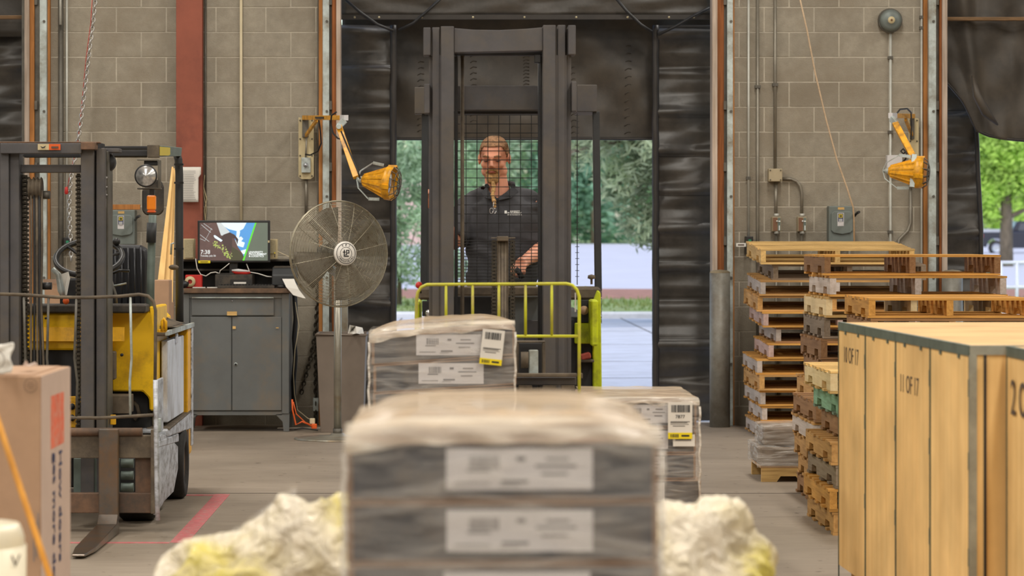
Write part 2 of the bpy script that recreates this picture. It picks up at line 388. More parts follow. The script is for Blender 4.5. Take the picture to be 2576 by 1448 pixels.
leaf_mat('leaf_bright', (178,220,98)); leaf_mat('leaf_mid', (166,198,148)); leaf_mat('leaf_pine', (172,184,146)); leaf_mat('leaf_dark', (140,180,150)); leaf_mat('leaf_grey', (170,192,160))
mat('car_paint', (30,38,58), .25, .3, var=.02, coat=.5)
mat('car_glass', (60,72,88), .08, var=.02, spec=.9)
mat('alloy', (176,180,190), .3, .7, var=.05)
mat('tail_red', (200,30,40), .35, var=0)
mat('rail_white', (226,228,236), .5, var=.02)
mat('cone_green', (90,180,140), .6, var=.03)
mat('brick_far', (206,176,168), .9, var=.08)
# monitor picture
for nm, c in (('scr_sky',(86,150,214)),('scr_glow',(214,232,246)),('scr_brick',(92,74,72)),('scr_brick2',(74,62,62)),('scr_grey',(98,108,98)),('scr_green',(96,208,60)),('scr_leaf',(168,182,108)),('scr_white',(232,240,244)),('scr_line',(190,200,206)),('scr_bush',(74,74,58))):
    mat(nm, c, .35, var=.02 if nm != 'scr_brick' else .1, emit=.55)
    M[nm].node_tree.nodes['Principled BSDF'].inputs['Base Color'].links and None
# ---------------------------------------------------------------- room shell
WY = 22.69
o = part('floor', MB().box(-12, 12, -10, 23.0, -.25, 0), 'floor_concrete', kind='structure')
j = MB(); j.box(-12, 12, 16.58, 16.595, 0, .0012)
j.box(-12, 12, 8.2, 8.215, 0, .0012); j.box(3.2, 3.212, -10, 22.6, 0, .0012)
part('joint', j, 'joint', o)
part('ceiling', MB().box(-12, 12, -10, 23, 7, 7.2), 'ceiling', kind='structure')
part('wall_left', MB().box(-12.3, -12, -10, 23, 0, 7), 'wall_paint', kind='structure')
part('wall_right', MB().box(12, 12.3, -10, 23, 0, 7), 'wall_paint', kind='structure')
part('wall_front', MB().box(-12, 12, -10.3, -10, 0, 7), 'wall_paint', kind='structure')
wb = MB(); y0, y1 = WY+.004, WY+.26
DOORS = [(-6.55, -3.44), (-.953, 2.13), (4.02, 7.1)]
xs = [-12]+[v for d in DOORS for v in d]+[12]
for i in range(0, len(xs), 2): wb.box(xs[i], xs[i+1], y0, y1, 0, 3.85)
wb.box(-12, 12, y0, y1, 3.85, 7)
wall = part('wall_back', wb, 'mortar', kind='structure')
# concrete blocks: courses .2032 high, joints measured from the photograph
CW, CHH = .4064, .2032
def blocks(x0, x1, zmax=3.62):
    n = 0; cache = {}
    for k in range(0, 19):
        zb = .152-CHH+CHH*k; zt = zb+CHH
        if zt < .02 or zb > zmax: continue
        ph = 2.5365 if k % 2 == 0 else 2.5365+CW/2     # (1922.3-1140)/308.5
        i0 = math.floor((x0-ph)/CW)
        x = ph+i0*CW
        while x < x1:
            a = max(x+.005, x0); b = min(x+CW-.005, x1); z0_, z1_ = max(zb+.005, 0), zt-.005
            if b-a > .02:
                dy = random.uniform(-.0015, .0015)
                m_ = MB().box(a, b, WY+dy, WY+.02, z0_, z1_)
                part('block', m_, 'block', wall)
                n += 1
            x += CW
    return n
blocks(-3.284, -1.09); blocks(2.285, 3.82)
wb2 = MB()
# door frames
TRIM = [(1, [(57,66,'galv_dark',.05),(66,78,'jamb_white',.1),(78,90,'jamb_orange',.08),(90,104,'galv_dark',.06),(104,122,'galv',.1),(122,128,'jamb_orange',.05)]),
        (2, [(799,803,'galv_dark',.04),(803,813,'jamb_orange',.07),(813,829.5,'galv',.1),(829.5,836,'galv_dark',.05),(836,847,'jamb_brown',.08),(847,858,'jamb_white',.1)]),
        (2, [(1789,1802,'jamb_white',.1),(1802,1819,'jamb_brown',.08),(1819,1826,'galv_dark',.05),(1826,1841,'galv',.1),(1841,1846,'jamb_orange',.05)]),
        (3, [(2321,2331,'jamb_orange',.05),(2331,2350,'galv',.1),(2350,2359,'galv_dark',.05),(2359,2365,'jamb_brown',.08),(2365,2378,'jamb_white',.1)])]
TN = {'jamb_orange':'timber_stop','jamb_brown':'timber_jamb','jamb_white':'timber_lining','galv':'door_track','galv_dark':'track_angle'}
droots = {}
for n, pieces in TRIM:
    if n not in droots:
        r = bpy.data.objects.new('door_%d' % n, None); COL.objects.link(r); r['kind'] = 'structure'; droots[n] = r
    for a, b, m_, d in pieces:
        q = part(TN[m_], MB().box(S(a,308.5), S(b,308.5), WY-d, WY+.09, 0, 3.8), m_, droots[n], bevel=.003)
        if m_ == 'galv':
            bo = MB(); xm = S((a+b)/2, 308.5)
            for zz in (3.28, 2.55, 1.86, 1.2, .5): bo.cyl((xm+.008, WY-d, zz), (xm+.008, WY-d-.012, zz), .011, n=8)
            part('bolt', bo, 'galv_dark', q, kind='stuff')
for n, a in ((1,95),(2,833),(2,1822),(3,2354)):
    hz = MB()
    for zz in (3.45, 2.6, 2.1, 1.5, .8): hz.box(S(a-4,308.5), S(a+3,308.5), WY-.09, WY-.05, zz-.035, zz+.035)
    part('track_bracket', hz, 'galv_dark', droots[n], kind='stuff')
# ---------------------------------------------------------------- dock shelters (vinyl curtains outside each door)
def curtain_y(base, pitch=.325, phase=0, wr=1.0, seed=0):
    def f(x, z):
        k = (z-phase)/pitch; t = k-math.floor(k)
        pleat = -.035*math.exp(-((t-.5)/.13)**2) + .02*math.exp(-((t-.66)/.03)**2)+.015*math.exp(-((t-.36)/.025)**2)
        dg = math.sin((x*5.2+z*7.0*(1 if seed % 2 else -1))+3*mn.noise(Vector((x*1.6, z*1.3, seed))))
        return base+pleat+wr*(.05*dg*abs(math.sin(math.pi*t))+.04*mn.noise(Vector((x*2.4, z*2.0, seed+3.1))))
    return f
def side_curtain(parent, x0, x1, z0, z1, base, seed, edge=None, seamphase=.1, topcut=None):
    f = curtain_y(base, seed=seed, phase=seamphase)
    def g(u, v):
        z = z0+(z1-z0)*v
        a = x0; b = x1
        if edge: b = edge(z) if edge[0:0] is None else b
        x = a+(b-a)*u; return (x, f(x, z), z)
    m_ = MB().grid(lambda u, v: (x0+(x1-x0)*u, f(x0+(x1-x0)*u, z0+(z1-z0)*v), z0+(z1-z0)*v), 40, int((z1-z0)*46))
    o = part('side_curtain', m_, 'vinyl', parent, solid=.01)
    # stitched seams between the pads
    n = 0; z = seamphase+.36*.325
    sm = MB()
    zz = seamphase-.325*3
    while zz < z1-.02:
        for fr in (.36, .66):
            q = zz+fr*.325
            if z0+.02 < q < z1-.02:
                pts = [(x0+(x1-x0)*i/10, f(x0+(x1-x0)*i/10, q)-.004, q) for i in range(11)]
                sm.tube(pts, .006, n=5)
        zz += .325
    part('seam', sm, 'vinyl_seam', o, kind='stuff')
    return o
sc_ = 300.0
sh = thing('dock_shelter', 'dark vinyl dock shelter framing the open doorway behind the tall lift truck', 'dock shelter', (.55, 23.2, 0))
# left pad from 853 to 990 px, right pad 1645 to 1795 px
side_curtain(sh, S(845,sc_), S(984,sc_), .0, 3.3, 23.32, 1, seamphase=.16)
side_curtain(sh, S(1652,sc_), S(1800,sc_), .0, 3.3, 23.32, 2, seamphase=.14)
for xa, xb in ((984, 996), (1641, 1654)):     # stiff pad edges
    m_ = MB().grid(lambda u, v: (S(xa+(xb-xa)*u,sc_)+.008*mn.noise(Vector((0, v*14, xa))), 23.26+.02*math.sin(u*3.14)*-1+.015*mn.noise(Vector((xa, v*9, 0))), 3.3*v+.0), 6, 70)
    part('pad_edge', m_, 'vinyl_seam', sh, solid=.02)
def head_y(x, z): 
    return 23.5+.05*mn.noise(Vector((x*1.1, z*1.6, 5)))+.03*math.sin(3*(x*abs(x-.55)*1.2+z*2.2)+2*mn.noise(Vector((x*1.7, z, 2))))+.02*mn.noise(Vector((x*5, z*5, 9)))
hc = part('head_curtain', MB().grid(lambda u, v: (S(862+ (1792-862)*u, 297), head_y(S(862+930*u, 297), 2.345+1.5*v), 2.352+1.5*v), 110, 90), 'vinyl_head', sh, solid=.008)
st = MB()
for xc, za, zb in ((1058, 2.42, 3.05), (1190, 2.5, 3.1), (1322, 2.75, 3.1), (1440, 2.4, 3.0), (1577, 2.4, 3.2)):   # vertical stitched folds
    x = S(xc, 297)
    for k in range(12):
        z = za+(zb-za)*k/12
        st.tube([(x-.025, head_y(x, z)-.004, z), (x, head_y(x, z)-.008, z+.02), (x+.03, head_y(x, z)-.004, z+.012)], .0045, n=5)
part('stitched_fold', st, 'vinyl_head', hc, kind='stuff')
part('hem', MB().tube([(S(862+930*i/30, 297), head_y(S(862+930*i/30, 297), 2.36)-.004, 2.36) for i in range(31)], .013, n=6), 'vinyl_seam', hc)
bd = part('clamping_bar', MB().box(S(858,303), S(1792,303), 23.05, 23.09, ZZ(50,303), ZZ(38,303)), 'vinyl_seam', sh)
for xp in (893, 954, 1061, 1190, 1319, 1449, 1578, 1682, 1744):
    part('rivet', MB().lathe([(.0, 0), (.008, .001), (.011, .005)], (S(xp,303), 23.047, ZZ(44.5,303)), (0,1,0), 8), 'rivet', bd)
fl = lambda xa, xb, base, sd_: MB().grid(lambda u, v: (S(xa+(xb-xa)*u, 303), base+.03*mn.noise(Vector((u*8, v*3, sd_))), ZZ(38,303)+.3*v), 60, 10)
part('top_flap', fl(858, 1792, 23.1, 3), 'vinyl', sh, solid=.008)
for pts in (((1114,-8),(1075,28),(1040,58),(1003,76)), ((1546,-8),(1576,28),(1612,62),(1640,80)), ((870,0),(905,30),(950,62),(990,78)), ((1785,20),(1745,40),(1700,66),(1655,88))):
    part('tie_cord', MB().tube([P(a, b, 304.2)+Vector((0, -.01, 0)) for a, b in pts], .012, n=6), 'cable_black', sh)
# left doorway shelter
sl = thing('dock_shelter', 'dark vinyl dock shelter in the doorway at the far left edge', 'dock shelter', (-5, 23.2, 0))
side_curtain(sl, S(-160,sc_), S(72,sc_), .0, 3.6, 23.32, 4, seamphase=.2)
part('head_beam', MB().box(S(-160,303), S(68,303), 23.0, 23.08, ZZ(50,303), ZZ(41,303)), 'timber_beam', sl, bevel=.004)
part('head_curtain', MB().grid(lambda u, v: (S(-160+235*u, 300), 23.2+.03*mn.noise(Vector((u*4, v*3, 1))), 3.2+.65*v), 30, 12), 'vinyl_head', sl, solid=.008)
# right doorway shelter
sr = thing('dock_shelter', 'dark vinyl dock shelter with a sagging head curtain at the right edge', 'dock shelter', (5.5, 23.2, 0))
f_ = curtain_y(23.36, seed=6, phase=.1)
XE = [(0,2458),(.55,2460),(1.1,2466),(1.6,2466),(2.1,2458),(2.35,2456),(2.55,2450),(2.8,2440),(3.4,2440)]
def xe(z):
    for (a, b), (c, d) in zip(XE, XE[1:]):
        if z <= c: return b+(d-b)*(z-a)/(c-a)
    return XE[-1][1]
m_ = MB().grid(lambda u, v: ((lambda x, z: (x, f_(x, z), z))(S(2370,sc_)+(S(xe(3.3*v),sc_)-S(2370,sc_))*u, 3.3*v)), 30, 130)
so_ = part('side_curtain', m_, 'vinyl', sr, solid=.01)
sm = MB()
for k in range(9):
    for fr in (.36, .66):
        q = .1+.325*k+.325*fr
        if q < 2.6:
            xa, xb = S(2372,sc_), S(xe(q)-4,sc_)
            sm.tube([(xa+(xb-xa)*i/8, f_(xa+(xb-xa)*i/8, q)-.004, q) for i in range(9)], .006, n=5)
part('seam', sm, 'vinyl_seam', so_, kind='stuff')
part('pad_edge', MB().tube([(S(xe(z),sc_), 23.3, z) for z in [i*.1 for i in range(29)]], .02, n=8), 'vinyl_seam', sr)
def bot(x):   # lower edge of the sagging curtain, px
    t = [(2370,180),(2384,205),(2400,222),(2430,258),(2450,300),(2462,330),(2495,344),(2530,351),(2600,357),(2760,352)]
    for (a, b), (c, d) in zip(t, t[1:]):
        if x <= c: return b+(d-b)*(x-a)/(c-a)
    return 352
m_ = MB().grid(lambda u, v: ((lambda px: (lambda zb: (S(px,306), 23.0+.05*mn.noise(Vector((px*.02, v*4, 3)))-.05*math.exp(-((px-2470-v*-60)/22)**2), zb+(3.85-zb)*v))(ZZ(bot(px),306)))(2374+380*u)), 90, 60)
hc2 = part('head_curtain', m_, 'vinyl_head', sr, solid=.01)
part('hem', MB().tube([(S(p,306), 22.985, ZZ(bot(p),306)+.012) for p in range(2374, 2754, 10)], .012, n=6), 'vinyl_seam', hc2)
part('head_beam', MB().box(S(2378,306), S(2760,306), 22.86, 22.92, ZZ(52,306), ZZ(43,306)), 'timber_beam', sr, bevel=.004)
part('fold', MB().tube([P(2447,190,307.5), P(2458,240,307.8), P(2480,282,307.8), P(2510,314,307.5)], .03, n=8, radii=[.012,.035,.04,.008]), 'vinyl_head', hc2)
# ---------------------------------------------------------------- outdoors
def gz(y): return 0 if y < 83.6 else (y-83.6)*.0098
part('ground', MB().box(-60, 90, 22.98, 54, -.3, -.01), 'apron', kind='structure')
jj = MB()
for y in (26.5, 30.5, 34.6, 40.2, 46): jj.box(-20, 30, y, y+.03, -.012, -.008)
for x in (-1, 3.2, 7.4): jj.box(x, x+.03, 23, 54, -.012, -.008)
part('expansion_joint', jj, 'joint', bpy.data.objects['ground'], kind='stuff')
part('curb', MB().box(-60, 90, 53.4, 54.1, -.3, .1), 'curb', kind='structure', bevel=.03)
bn = MB().grid(lambda u, v: (-60+150*u, 54.1+(68-54.1)*v, .05+.06*mn.noise(Vector((u*40, v*6, 0)))), 60, 12)
part('grass_verge', bn, 'grass', kind='structure')
part('mulch_bed', MB().grid(lambda u, v: (-60+150*u, 67.5+16.5*v, .08*math.sin(3.14*v)+.04*mn.noise(Vector((u*60, v*6, 0)))), 80, 10), 'mulch', kind='structure')
part('road', MB().grid(lambda u, v: (-90+220*u, 83.6+(200-83.6)*v, gz(83.6+(200-83.6)*v)), 2, 2, False), 'road', kind='structure')
part('lawn', MB().grid(lambda u, v: (-150+350*u, 200+100*v, gz(200)+.2*v), 2, 2, False), 'grass', kind='structure')
# blades of grass on the near verge
gb = MB()
for _ in range(5200):
    x = random.uniform(-8, 28); y = random.uniform(56.2, 67.5); h = random.uniform(.04, .13); a = random.uniform(0, 3.14)
    dx, dy = math.cos(a)*.03, math.sin(a)*.03
    gb.add([(x-dx, y-dy, .03), (x+dx, y+dy, .03), (x+random.uniform(-.04,.04), y, .05+h)], [(0,1,2)])
tag(part('grass_blades', gb, 'grass'), 'short green grass on the verge beyond the apron', 'grass', kind='stuff')
def foliage(blobs, n, size, elong=1.0, seed=0, hollow=.55):
    rnd = random.Random(seed); mb = MB(); tot = sum(b[3]*b[3] for b in blobs)
    for cx, cy, cz, r in blobs:
        for _ in range(int(n*r*r/tot)):
            while True:
                d = Vector((rnd.gauss(0,1), rnd.gauss(0,1), rnd.gauss(0,1)))
                if d.length > .01: break
            d.normalize(); rr = r*(hollow+(1.05-hollow)*rnd.random())*(.85+.3*mn.noise(d*2.3+Vector((cx, cy, cz))))
            c = Vector((cx, cy, cz))+d*rr
            a = Vector((rnd.gauss(0,1), rnd.gauss(0,1), rnd.gauss(0,.6))).normalized(); b = a.cross(d if abs(a.dot(d)) < .95 else Vector((0,0,1))).normalized()
            s = size*rnd.uniform(.6, 1.3)
            mb.add([c-a*s*elong, c-b*s*.5, c+a*s*elong, c+b*s*.5], [(0,1,2,3)])
    return mb
def tree(name, label, x, y, z, h, blobs, n, size, leaf, trunk_r, elong=1, seed=0, group=None, branches=(), tlean=0, foli='foliage'):
    t = thing(name, label, 'tree', (x, y, z), 0, group)
    part('trunk', MB().tube([(x, y, z-.1), (x+tlean*.4, y, z+h*.35), (x+tlean, y, z+h)], trunk_r, n=10, radii=[trunk_r*1.25, trunk_r*.95, trunk_r*.35]), 'bark', t)
    for b in branches: part('branch', MB().tube([Vector(q)+Vector((x, y, z)) for q in b], .05, n=6, radii=[.5*trunk_r*(1-.7*i/(len(b)-1)) for i in range(len(b))]), 'bark', t)
    part(foli, foliage([(x+a, y+b_, z+c, r) for a, b_, c, r in blobs], n, size, elong, seed), leaf, t, kind='stuff')
    return t
def far_tree(name, label, x, y, h, leaf, seed, w_=1.0, group=None):
    rnd = random.Random(seed); bl = []
    for k in range(9):
        t = k/8; r = h*.28*w_*(.65+.35*math.sin(3.14*(t*.8+.2)))
        bl.append((rnd.uniform(-.22, .22)*h*w_, rnd.uniform(-.2, .2)*h, h*(.12+.78*t), r))
    return tree(name, label, x, y, gz(min(y, 200)), h*.8, bl, 5200, .3, leaf, .28, 1.3, seed, group)
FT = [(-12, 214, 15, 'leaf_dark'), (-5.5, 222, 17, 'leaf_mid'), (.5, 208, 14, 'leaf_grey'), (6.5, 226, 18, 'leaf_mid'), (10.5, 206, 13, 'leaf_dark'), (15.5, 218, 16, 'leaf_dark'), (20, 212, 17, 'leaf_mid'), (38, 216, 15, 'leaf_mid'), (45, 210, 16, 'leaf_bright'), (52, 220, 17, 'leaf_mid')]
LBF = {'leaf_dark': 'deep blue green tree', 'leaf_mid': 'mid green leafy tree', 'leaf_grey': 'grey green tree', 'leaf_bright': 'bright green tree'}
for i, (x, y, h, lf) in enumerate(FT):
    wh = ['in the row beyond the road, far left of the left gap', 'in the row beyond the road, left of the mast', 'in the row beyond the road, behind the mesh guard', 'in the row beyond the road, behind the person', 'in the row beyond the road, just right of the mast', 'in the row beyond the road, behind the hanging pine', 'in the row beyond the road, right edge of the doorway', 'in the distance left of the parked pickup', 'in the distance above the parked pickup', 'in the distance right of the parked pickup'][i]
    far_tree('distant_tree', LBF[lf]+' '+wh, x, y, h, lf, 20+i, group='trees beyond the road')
part('distant_building', MB().box(-9, 0, 196, 199, 1, 5.6), 'brick_far')
tag(bpy.data.objects['distant_building'], 'low pale brick building seen through the shrubs beyond the road', 'building')
# pine with drooping boughs right of the lift truck, s=150 -> y=46.7
tree('pine_tree', 'grey green pine whose boughs hang into the right side of the doorway', 6.35, 52, 0, 9,
     [(-2.7,-3,3.05,.85), (-3.3,-2.5,2.5,.62), (-3.7,-3,3.4,.75), (-2.0,-3,2.35,.8), (-1.2,-3,2.1,.8), (-4.3,-2,3.1,.5), (-3.0,-2.5,1.75,.5), (-2.5,-2.5,1.9,.6), (-3.0,-3,4.0,1.0), (-1.6,-3,3.6,1.1), (-.3,-2,3.0,1.4), (0,0,5,2.2), (-1.5,0,5.2,1.6)], 26000, .055, 'leaf_pine', .3, 2.2, 5,
     branches=[((0,0,4.2),(-1.5,-1.5,3.9),(-3.2,-2.6,3.3),(-4.4,-2.6,3.0)), ((0,0,3.6),(-1.2,-1.6,3.0),(-2.4,-2.9,2.5)), ((0,0,5),(-2,-1.6,4.4),(-3.8,-2.8,4.0))], foli='needles')
# loose shrubby pine in the left gap
tree('pine_shrub', 'thin grey green pine shrub with bare twigs in the gap left of the mast', -1.2, 62, 0, 5.0,
     [(.5,-1,2.9,.8), (.1,-.5,2.3,.75), (.7,-1,1.9,.6), (-.2,0,1.7,.6), (.3,-1,3.6,.9), (.9,-.5,1.1,.5), (.2,-1,.95,.6), (-.5,-1,1.0,.6), (1.2,0,.9,.5), (1.3,-.5,3.7,.8), (1.9,-.5,3.2,.7), (1.3,-.5,2.6,.5)], 8000, .05, 'leaf_grey', .05, 2.0, 9,
     branches=[((0,0,.6),(.25,-.8,1.3),(.5,-1,2.1)), ((0,0,.5),(-.2,-.5,1.4),(-.4,-.6,2.2)), ((0,0,.8),(.7,-.7,1.5),(1.2,-1,2.3)), ((-.6,0,3.6),(.4,-1,3.75),(1.4,-1,4.05))], foli='needles')
# street tree in the right doorway: s=59, y=118.6
xt, yt = S(2531, 59), 118.6
tree('street_tree', 'bright green maple with a grey trunk in front of the parked pickup', xt, yt, gz(yt)-.35, 8.5,
     [(-.9,0,3.55,.95), (.2,-.4,4.0,1.1), (-.5,0,5.1,1.5), (1.2,0,3.7,1.1), (1.0,-.6,5.2,1.7), (-.1,.6,6.4,2.0), (-1.5,.4,4.5,.9), (-1.3,0,2.75,.55), (-.7,-.3,2.5,.45), (1.3,0,2.6,.5)], 11000, .13, 'leaf_bright', .26, 1.1, 11,
     branches=[((0,0,2.2),(-.7,0,2.5),(-1.5,0,3.2)), ((0,0,2.4),(.9,0,2.8),(1.8,0,3.6))])
# parked pickup: s=45, y=155.5
cs = 45.0; cy = YY(cs); cz = ZZ(641, cs)
car = thing('pickup_truck', 'dark blue pickup truck parked beyond the maple at the right', 'truck', (S(2560,cs), cy, cz))
def cp(a, b): return (S(a,cs), ZZ(b,cs))
part('body', MB().prism([cp(2466,583), cp(2467,618), cp(2482,622), cp(2486,608), cp(2497,599), cp(2512,599), cp(2524,607), cp(2529,624), cp(2690,624), cp(2692,600), cp(2655,585), cp(2630,581)], 'y', cy, cy+1.85), 'car_paint', car, bevel=.05, seg=2)
part('cab', MB().prism([cp(2545,582), cp(2560,556), cp(2618,556), cp(2640,582)], 'y', cy+.12, cy+1.73), 'car_paint', car, bevel=.05)
part('bed_rail', MB().prism([cp(2466,576), cp(2466,584), cp(2548,584), cp(2548,576)], 'y', cy-.01, cy+1.86), 'alloy', car, bevel=.02)
for a, b in ((2562, 2588), (2592, 2622)): part('window', MB().prism([cp(a,580), cp(a+(6 if a == 2562 else 0),561), cp(b,561), cp(b+(6 if a != 2562 else 0),580)], 'y', cy+.09, cy+.13), 'car_glass', car)
part('tail_light', MB().box(S(2464.5,cs), S(2473,cs), cy-.03, cy+.2, ZZ(598,cs), ZZ(588,cs)), 'tail_red', car)
for a in (2506, 2660):
    c_ = Vector((S(a,cs), cy-.02, ZZ(623,cs)))
    wh = part('wheel', MB().lathe([(.2,-.02),(.38,-.03),(.41,0),(.41,.22),(.38,.25)], c_, (0,1,0), 20), 'rubber', car)
    part('rim', MB().lathe([(.0,-.03),(.1,-.04),(.25,-.02),(.27,-.035)], c_, (0,1,0), 14), 'alloy', wh)
# white pipe railing: s=126
rs = 126.0; rl = thing('pipe_railing', 'white pipe railing outside the right doorway', 'railing', (S(2560,rs), YY(rs), 0))
for y_ in (660, 722, 784): part('rail', MB().cyl(P(2512, y_, rs), P(2760, y_, rs), .035, n=8), 'rail_white', rl)
for x_ in (2518, 2558, 2600, 2650, 2700): part('post', MB().cyl(P(x_, 660, rs), (S(x_,rs), YY(rs), -.02), .035, n=8), 'rail_white', rl)
for i, x_ in enumerate((2475, 2489)):
    c_ = Vector((S(x_,70), 100, gz(100)))
    q = thing('traffic_cone', 'pale green marker %s beside the pickup tail' % ('post' if i else 'cone'), 'cone', c_)
    part('cone_body', MB().lathe([(.09,0),(.05,.75 if not i else .55),(0,.76 if not i else .56)], c_, n=12), 'cone_green', q)
    part('cone_base', MB().box(c_.x-.09, c_.x+.09, c_.y-.1, c_.y+.1, c_.z-.02, c_.z+.04), 'cone_green', q)
# ---------------------------------------------------------------- things on the block wall
WS = 309.0
def conduit(label, px, y0_, y1_, r=.012, m_='conduit', s=309.3, name='conduit', pts=None, clips=()):
    pp = pts or [(px, y0_), (px, y1_)]
    P0 = [P(a, b, s) for a, b in pp]
    o = part(name, MB().tube(P0, r, n=8), m_, None)
    tag(o, label, 'pipe' if name == 'conduit' else name.split('_')[-1])
    for c in clips:
        q = P(px, c, s); part('clip', MB().box(q.x-r*1.8, q.x+r*1.8, q.y-r*1.3, q.y+.02, q.z-.012, q.z+.012), 'galv_dark', o)
    return o
steel = 'slim grey steel conduit '
conduit('thin pale conduit running down to the green push button box on the right wall', 1883, -60, 598, .010, 'conduit_light', clips=(448,))
conduit('dark grey conduit reaching the floor just right of the green button box conduit', 1906, -60, 1066, .013, 'conduit', clips=(218,))
conduit('grey conduit running down from the top edge into the beige junction box', 1950, -60, 424, .013, 'conduit', clips=(213,))
conduit('grey conduit dropping from the junction box to the left brown plated switch', 1952, 458, 545, .013)
conduit('bent grey conduit looping from the junction box to the right brown plated switch', 2017, 0, 0, .013, pts=[(1968,449),(1990,450),(2004,456),(2013,468),(2017,485),(2017,545)])
conduit('grey conduit below the left brown plated switch', 1953, 580, 1066, .012)
conduit('grey conduit below the right brown plated switch', 2016, 580, 1066, .012)
conduit('pale conduit dropping from the alarm bell to behind the pallets', 2240, 80, 1066, .011, 'conduit_light', clips=(145, 332, 583))
conduit('grey conduit bending left below the right dock light', 2290, 0, 0, .013, pts=[(2290,472),(2291,560),(2284,580),(2262,602),(2258,625),(2258,1060)])
conduit('narrow conduit beside the timber edge of the right doorway', 2318.5, -60, 1066, .009, 'conduit_light', clips=(43, 70))
conduit('white conduit running down to the green push button box on the left wall', 168, -60, 598, .010, 'conduit_light')
conduit('short dark conduit stub at the top of the left wall', 152, -60, 62, .010, 'conduit_light', s=312)
conduit('dark cable bundle down the wall beside the left doorway', 153, -60, 1066, .022, 'galv_dark', s=310)
conduit('beige plastic conduit running down behind the computer monitor', 606.5, -60, 700, .0115, 'pvc')
conduit('short grey conduit below the left dock light switch', 770, 432, 540, .012, 'conduit')
conduit('thin ceiling rod behind the red column', 517, -60, 560, .007, 'galv_dark')
# junction box
def facebox(name, label, cat, x0, y0_, x1, y1_, s, d, m_, bevel=.004):
    t = thing(name, label, cat, (S((x0+x1)/2, s), YY(s)+d/2, ZZ(y1_, s)))
    part('housing', MB().pb(x0, y0_, x1, y1_, s, WY-YY(s)-.002), m_, t, bevel=bevel, seg=2)
    return t
jb = facebox('junction_box', 'square beige junction box between conduits on the right wall', 'box', 1934, 424, 1968, 456, 312, .07, 'tan_box')
jb2 = MB()
for a, b in ((1938,428),(1964,428),(1938,452),(1964,452)): jb2.ball(P(a,b,312.2), .006, 6, 4)
part('screw', jb2, 'galv_dark', jb, kind='stuff')
for nm, xa in (('left', 1943), ('right', 2007.5)):
    t = facebox('switch_box', 'brown plated switch box with two green panels, %s of the pair on the right wall' % nm, 'switch', xa, 545, xa+22, 582, 312.5, .07, 'tan_box')
    part('face_plate', MB().pb(xa+1.5, 547, xa+12.5, 580, 312.8, .003), 'brown_plate', t)
    part('side_strip', MB().pb(xa+14, 547, xa+20.5, 580, 312.8, .003), 'guard_green', t)
    part('button', MB().lathe([(.0,-.01),(.006,-.009),(.006,0)], P(xa+11.5, 556, 312.9), (0,1,0), 8), 'white_ink', t)
    part('lettering', MB().pb(xa+15, 555, xa+20, 557.5, 312.95, .002).pb(xa+16.5, 567, xa+18.5, 579, 312.95, .002), 'white_ink', t)
    for yy in (541, 584): part('fitting', MB().cyl(P(xa+10.5, yy-4, 311.8), P(xa+10.5, yy+4, 311.8), .021, n=10), 'conduit_light', t)
def disconnect(label, x0, y0_, x1, y1_, s, lever_right=True):
    k = (x1-x0)/60.0
    t = thing('disconnect_switch', label, 'electrical box', (S((x0+x1)/2, s), YY(s)+.06, ZZ(y1_, s)))
    part('housing', MB().pb(x0, y0_, x1, y1_, s, WY-YY(s)-.002), 'grey_box', t, bevel=.006, seg=2)
    X0, X1, Yt, Yb = S(x0+5*k, s), S(x1-4*k, s), ZZ(y0_+.14*(y1_-y0_), s), ZZ(y0_+.71*(y1_-y0_), s)
    pts = [(X0, Yb+.02), (X0+.02, Yb), ((X0+X1)/2, Yb-.012), (X1-.02, Yb), (X1, Yb+.02), (X1, Yt-.02), (X1-.02, Yt), (X0+.02, Yt), (X0, Yt-.02)]
    lid = part('cover', MB().prism(pts, 'y', YY(s)-.018, YY(s)+.002), 'grey_box', t, bevel=.005, seg=2)
    cx = x0+28*k; cy_ = y0_+.36*(y1_-y0_); f = 308.5+(F/(YY(s)-.019)-308.5)/.4
    part('warning_label', MB().pb(cx-8, cy_-17, cx+8, cy_+16, f, .002), 'paper_label', t)
    part('label_panel', MB().pb(cx-6.5, cy_-15.5, cx+6.5, cy_+5, f+.05, .002), 'blue_ink', t)
    part('label_mark', MB().pb(cx-5, cy_-14, cx+5, cy_-5, f+.09, .002), 'yellow_ink', t)
    part('lettering', MB().pb(cx-2.8, cy_-12, cx-1.6, cy_-7, f+.13, .002).pb(cx-2.8, cy_-12, cx+2.8, cy_-11.2, f+.13, .002).pb(cx-.8, cy_-10.3, cx+1.8, cy_-8, f+.13, .002).pb(cx+2, cy_-12, cx+3, cy_-7, f+.13, .002).pb(cx-2.8, cy_-7.6, cx+2.8, cy_-6.8, f+.13, .002), 'ink_black', t)
    bars = MB()
    for i in range(5): bars.pb(cx-4.5, cy_-2+i*1.6, cx+4+(i % 2), cy_-1.3+i*1.6, f+.13, .002)
    part('small_print', bars, 'white_ink', t)
    part('rating_plate', MB().pb(cx-7, y0_+3, cx+9, y0_+9, s+.08, .002), 'board_new', t)
    bx = x1 if lever_right else x0
    part('lever', MB().tube([P(bx+1, y0_+25, s+.5), P(bx+6, y0_+18, s+1.5), P(bx+12, y0_+15, s+2)], .011, n=6), 'black_plastic', t)
    return t
disconnect('grey disconnect switch on the right wall with a cord hanging at its side', 2085, 518, 2149, 613, 313)
dl_ = disconnect('grey disconnect switch mounted under a timber strip on the left wall', 273, 528, 339, 615, 314, True)
tag(part('timber_strip', MB().pb(271, 514, 352, 527, 313, .04), 'jamb_orange', None, bevel=.002), 'orange timber strip fixed above the left disconnect switch', 'board')
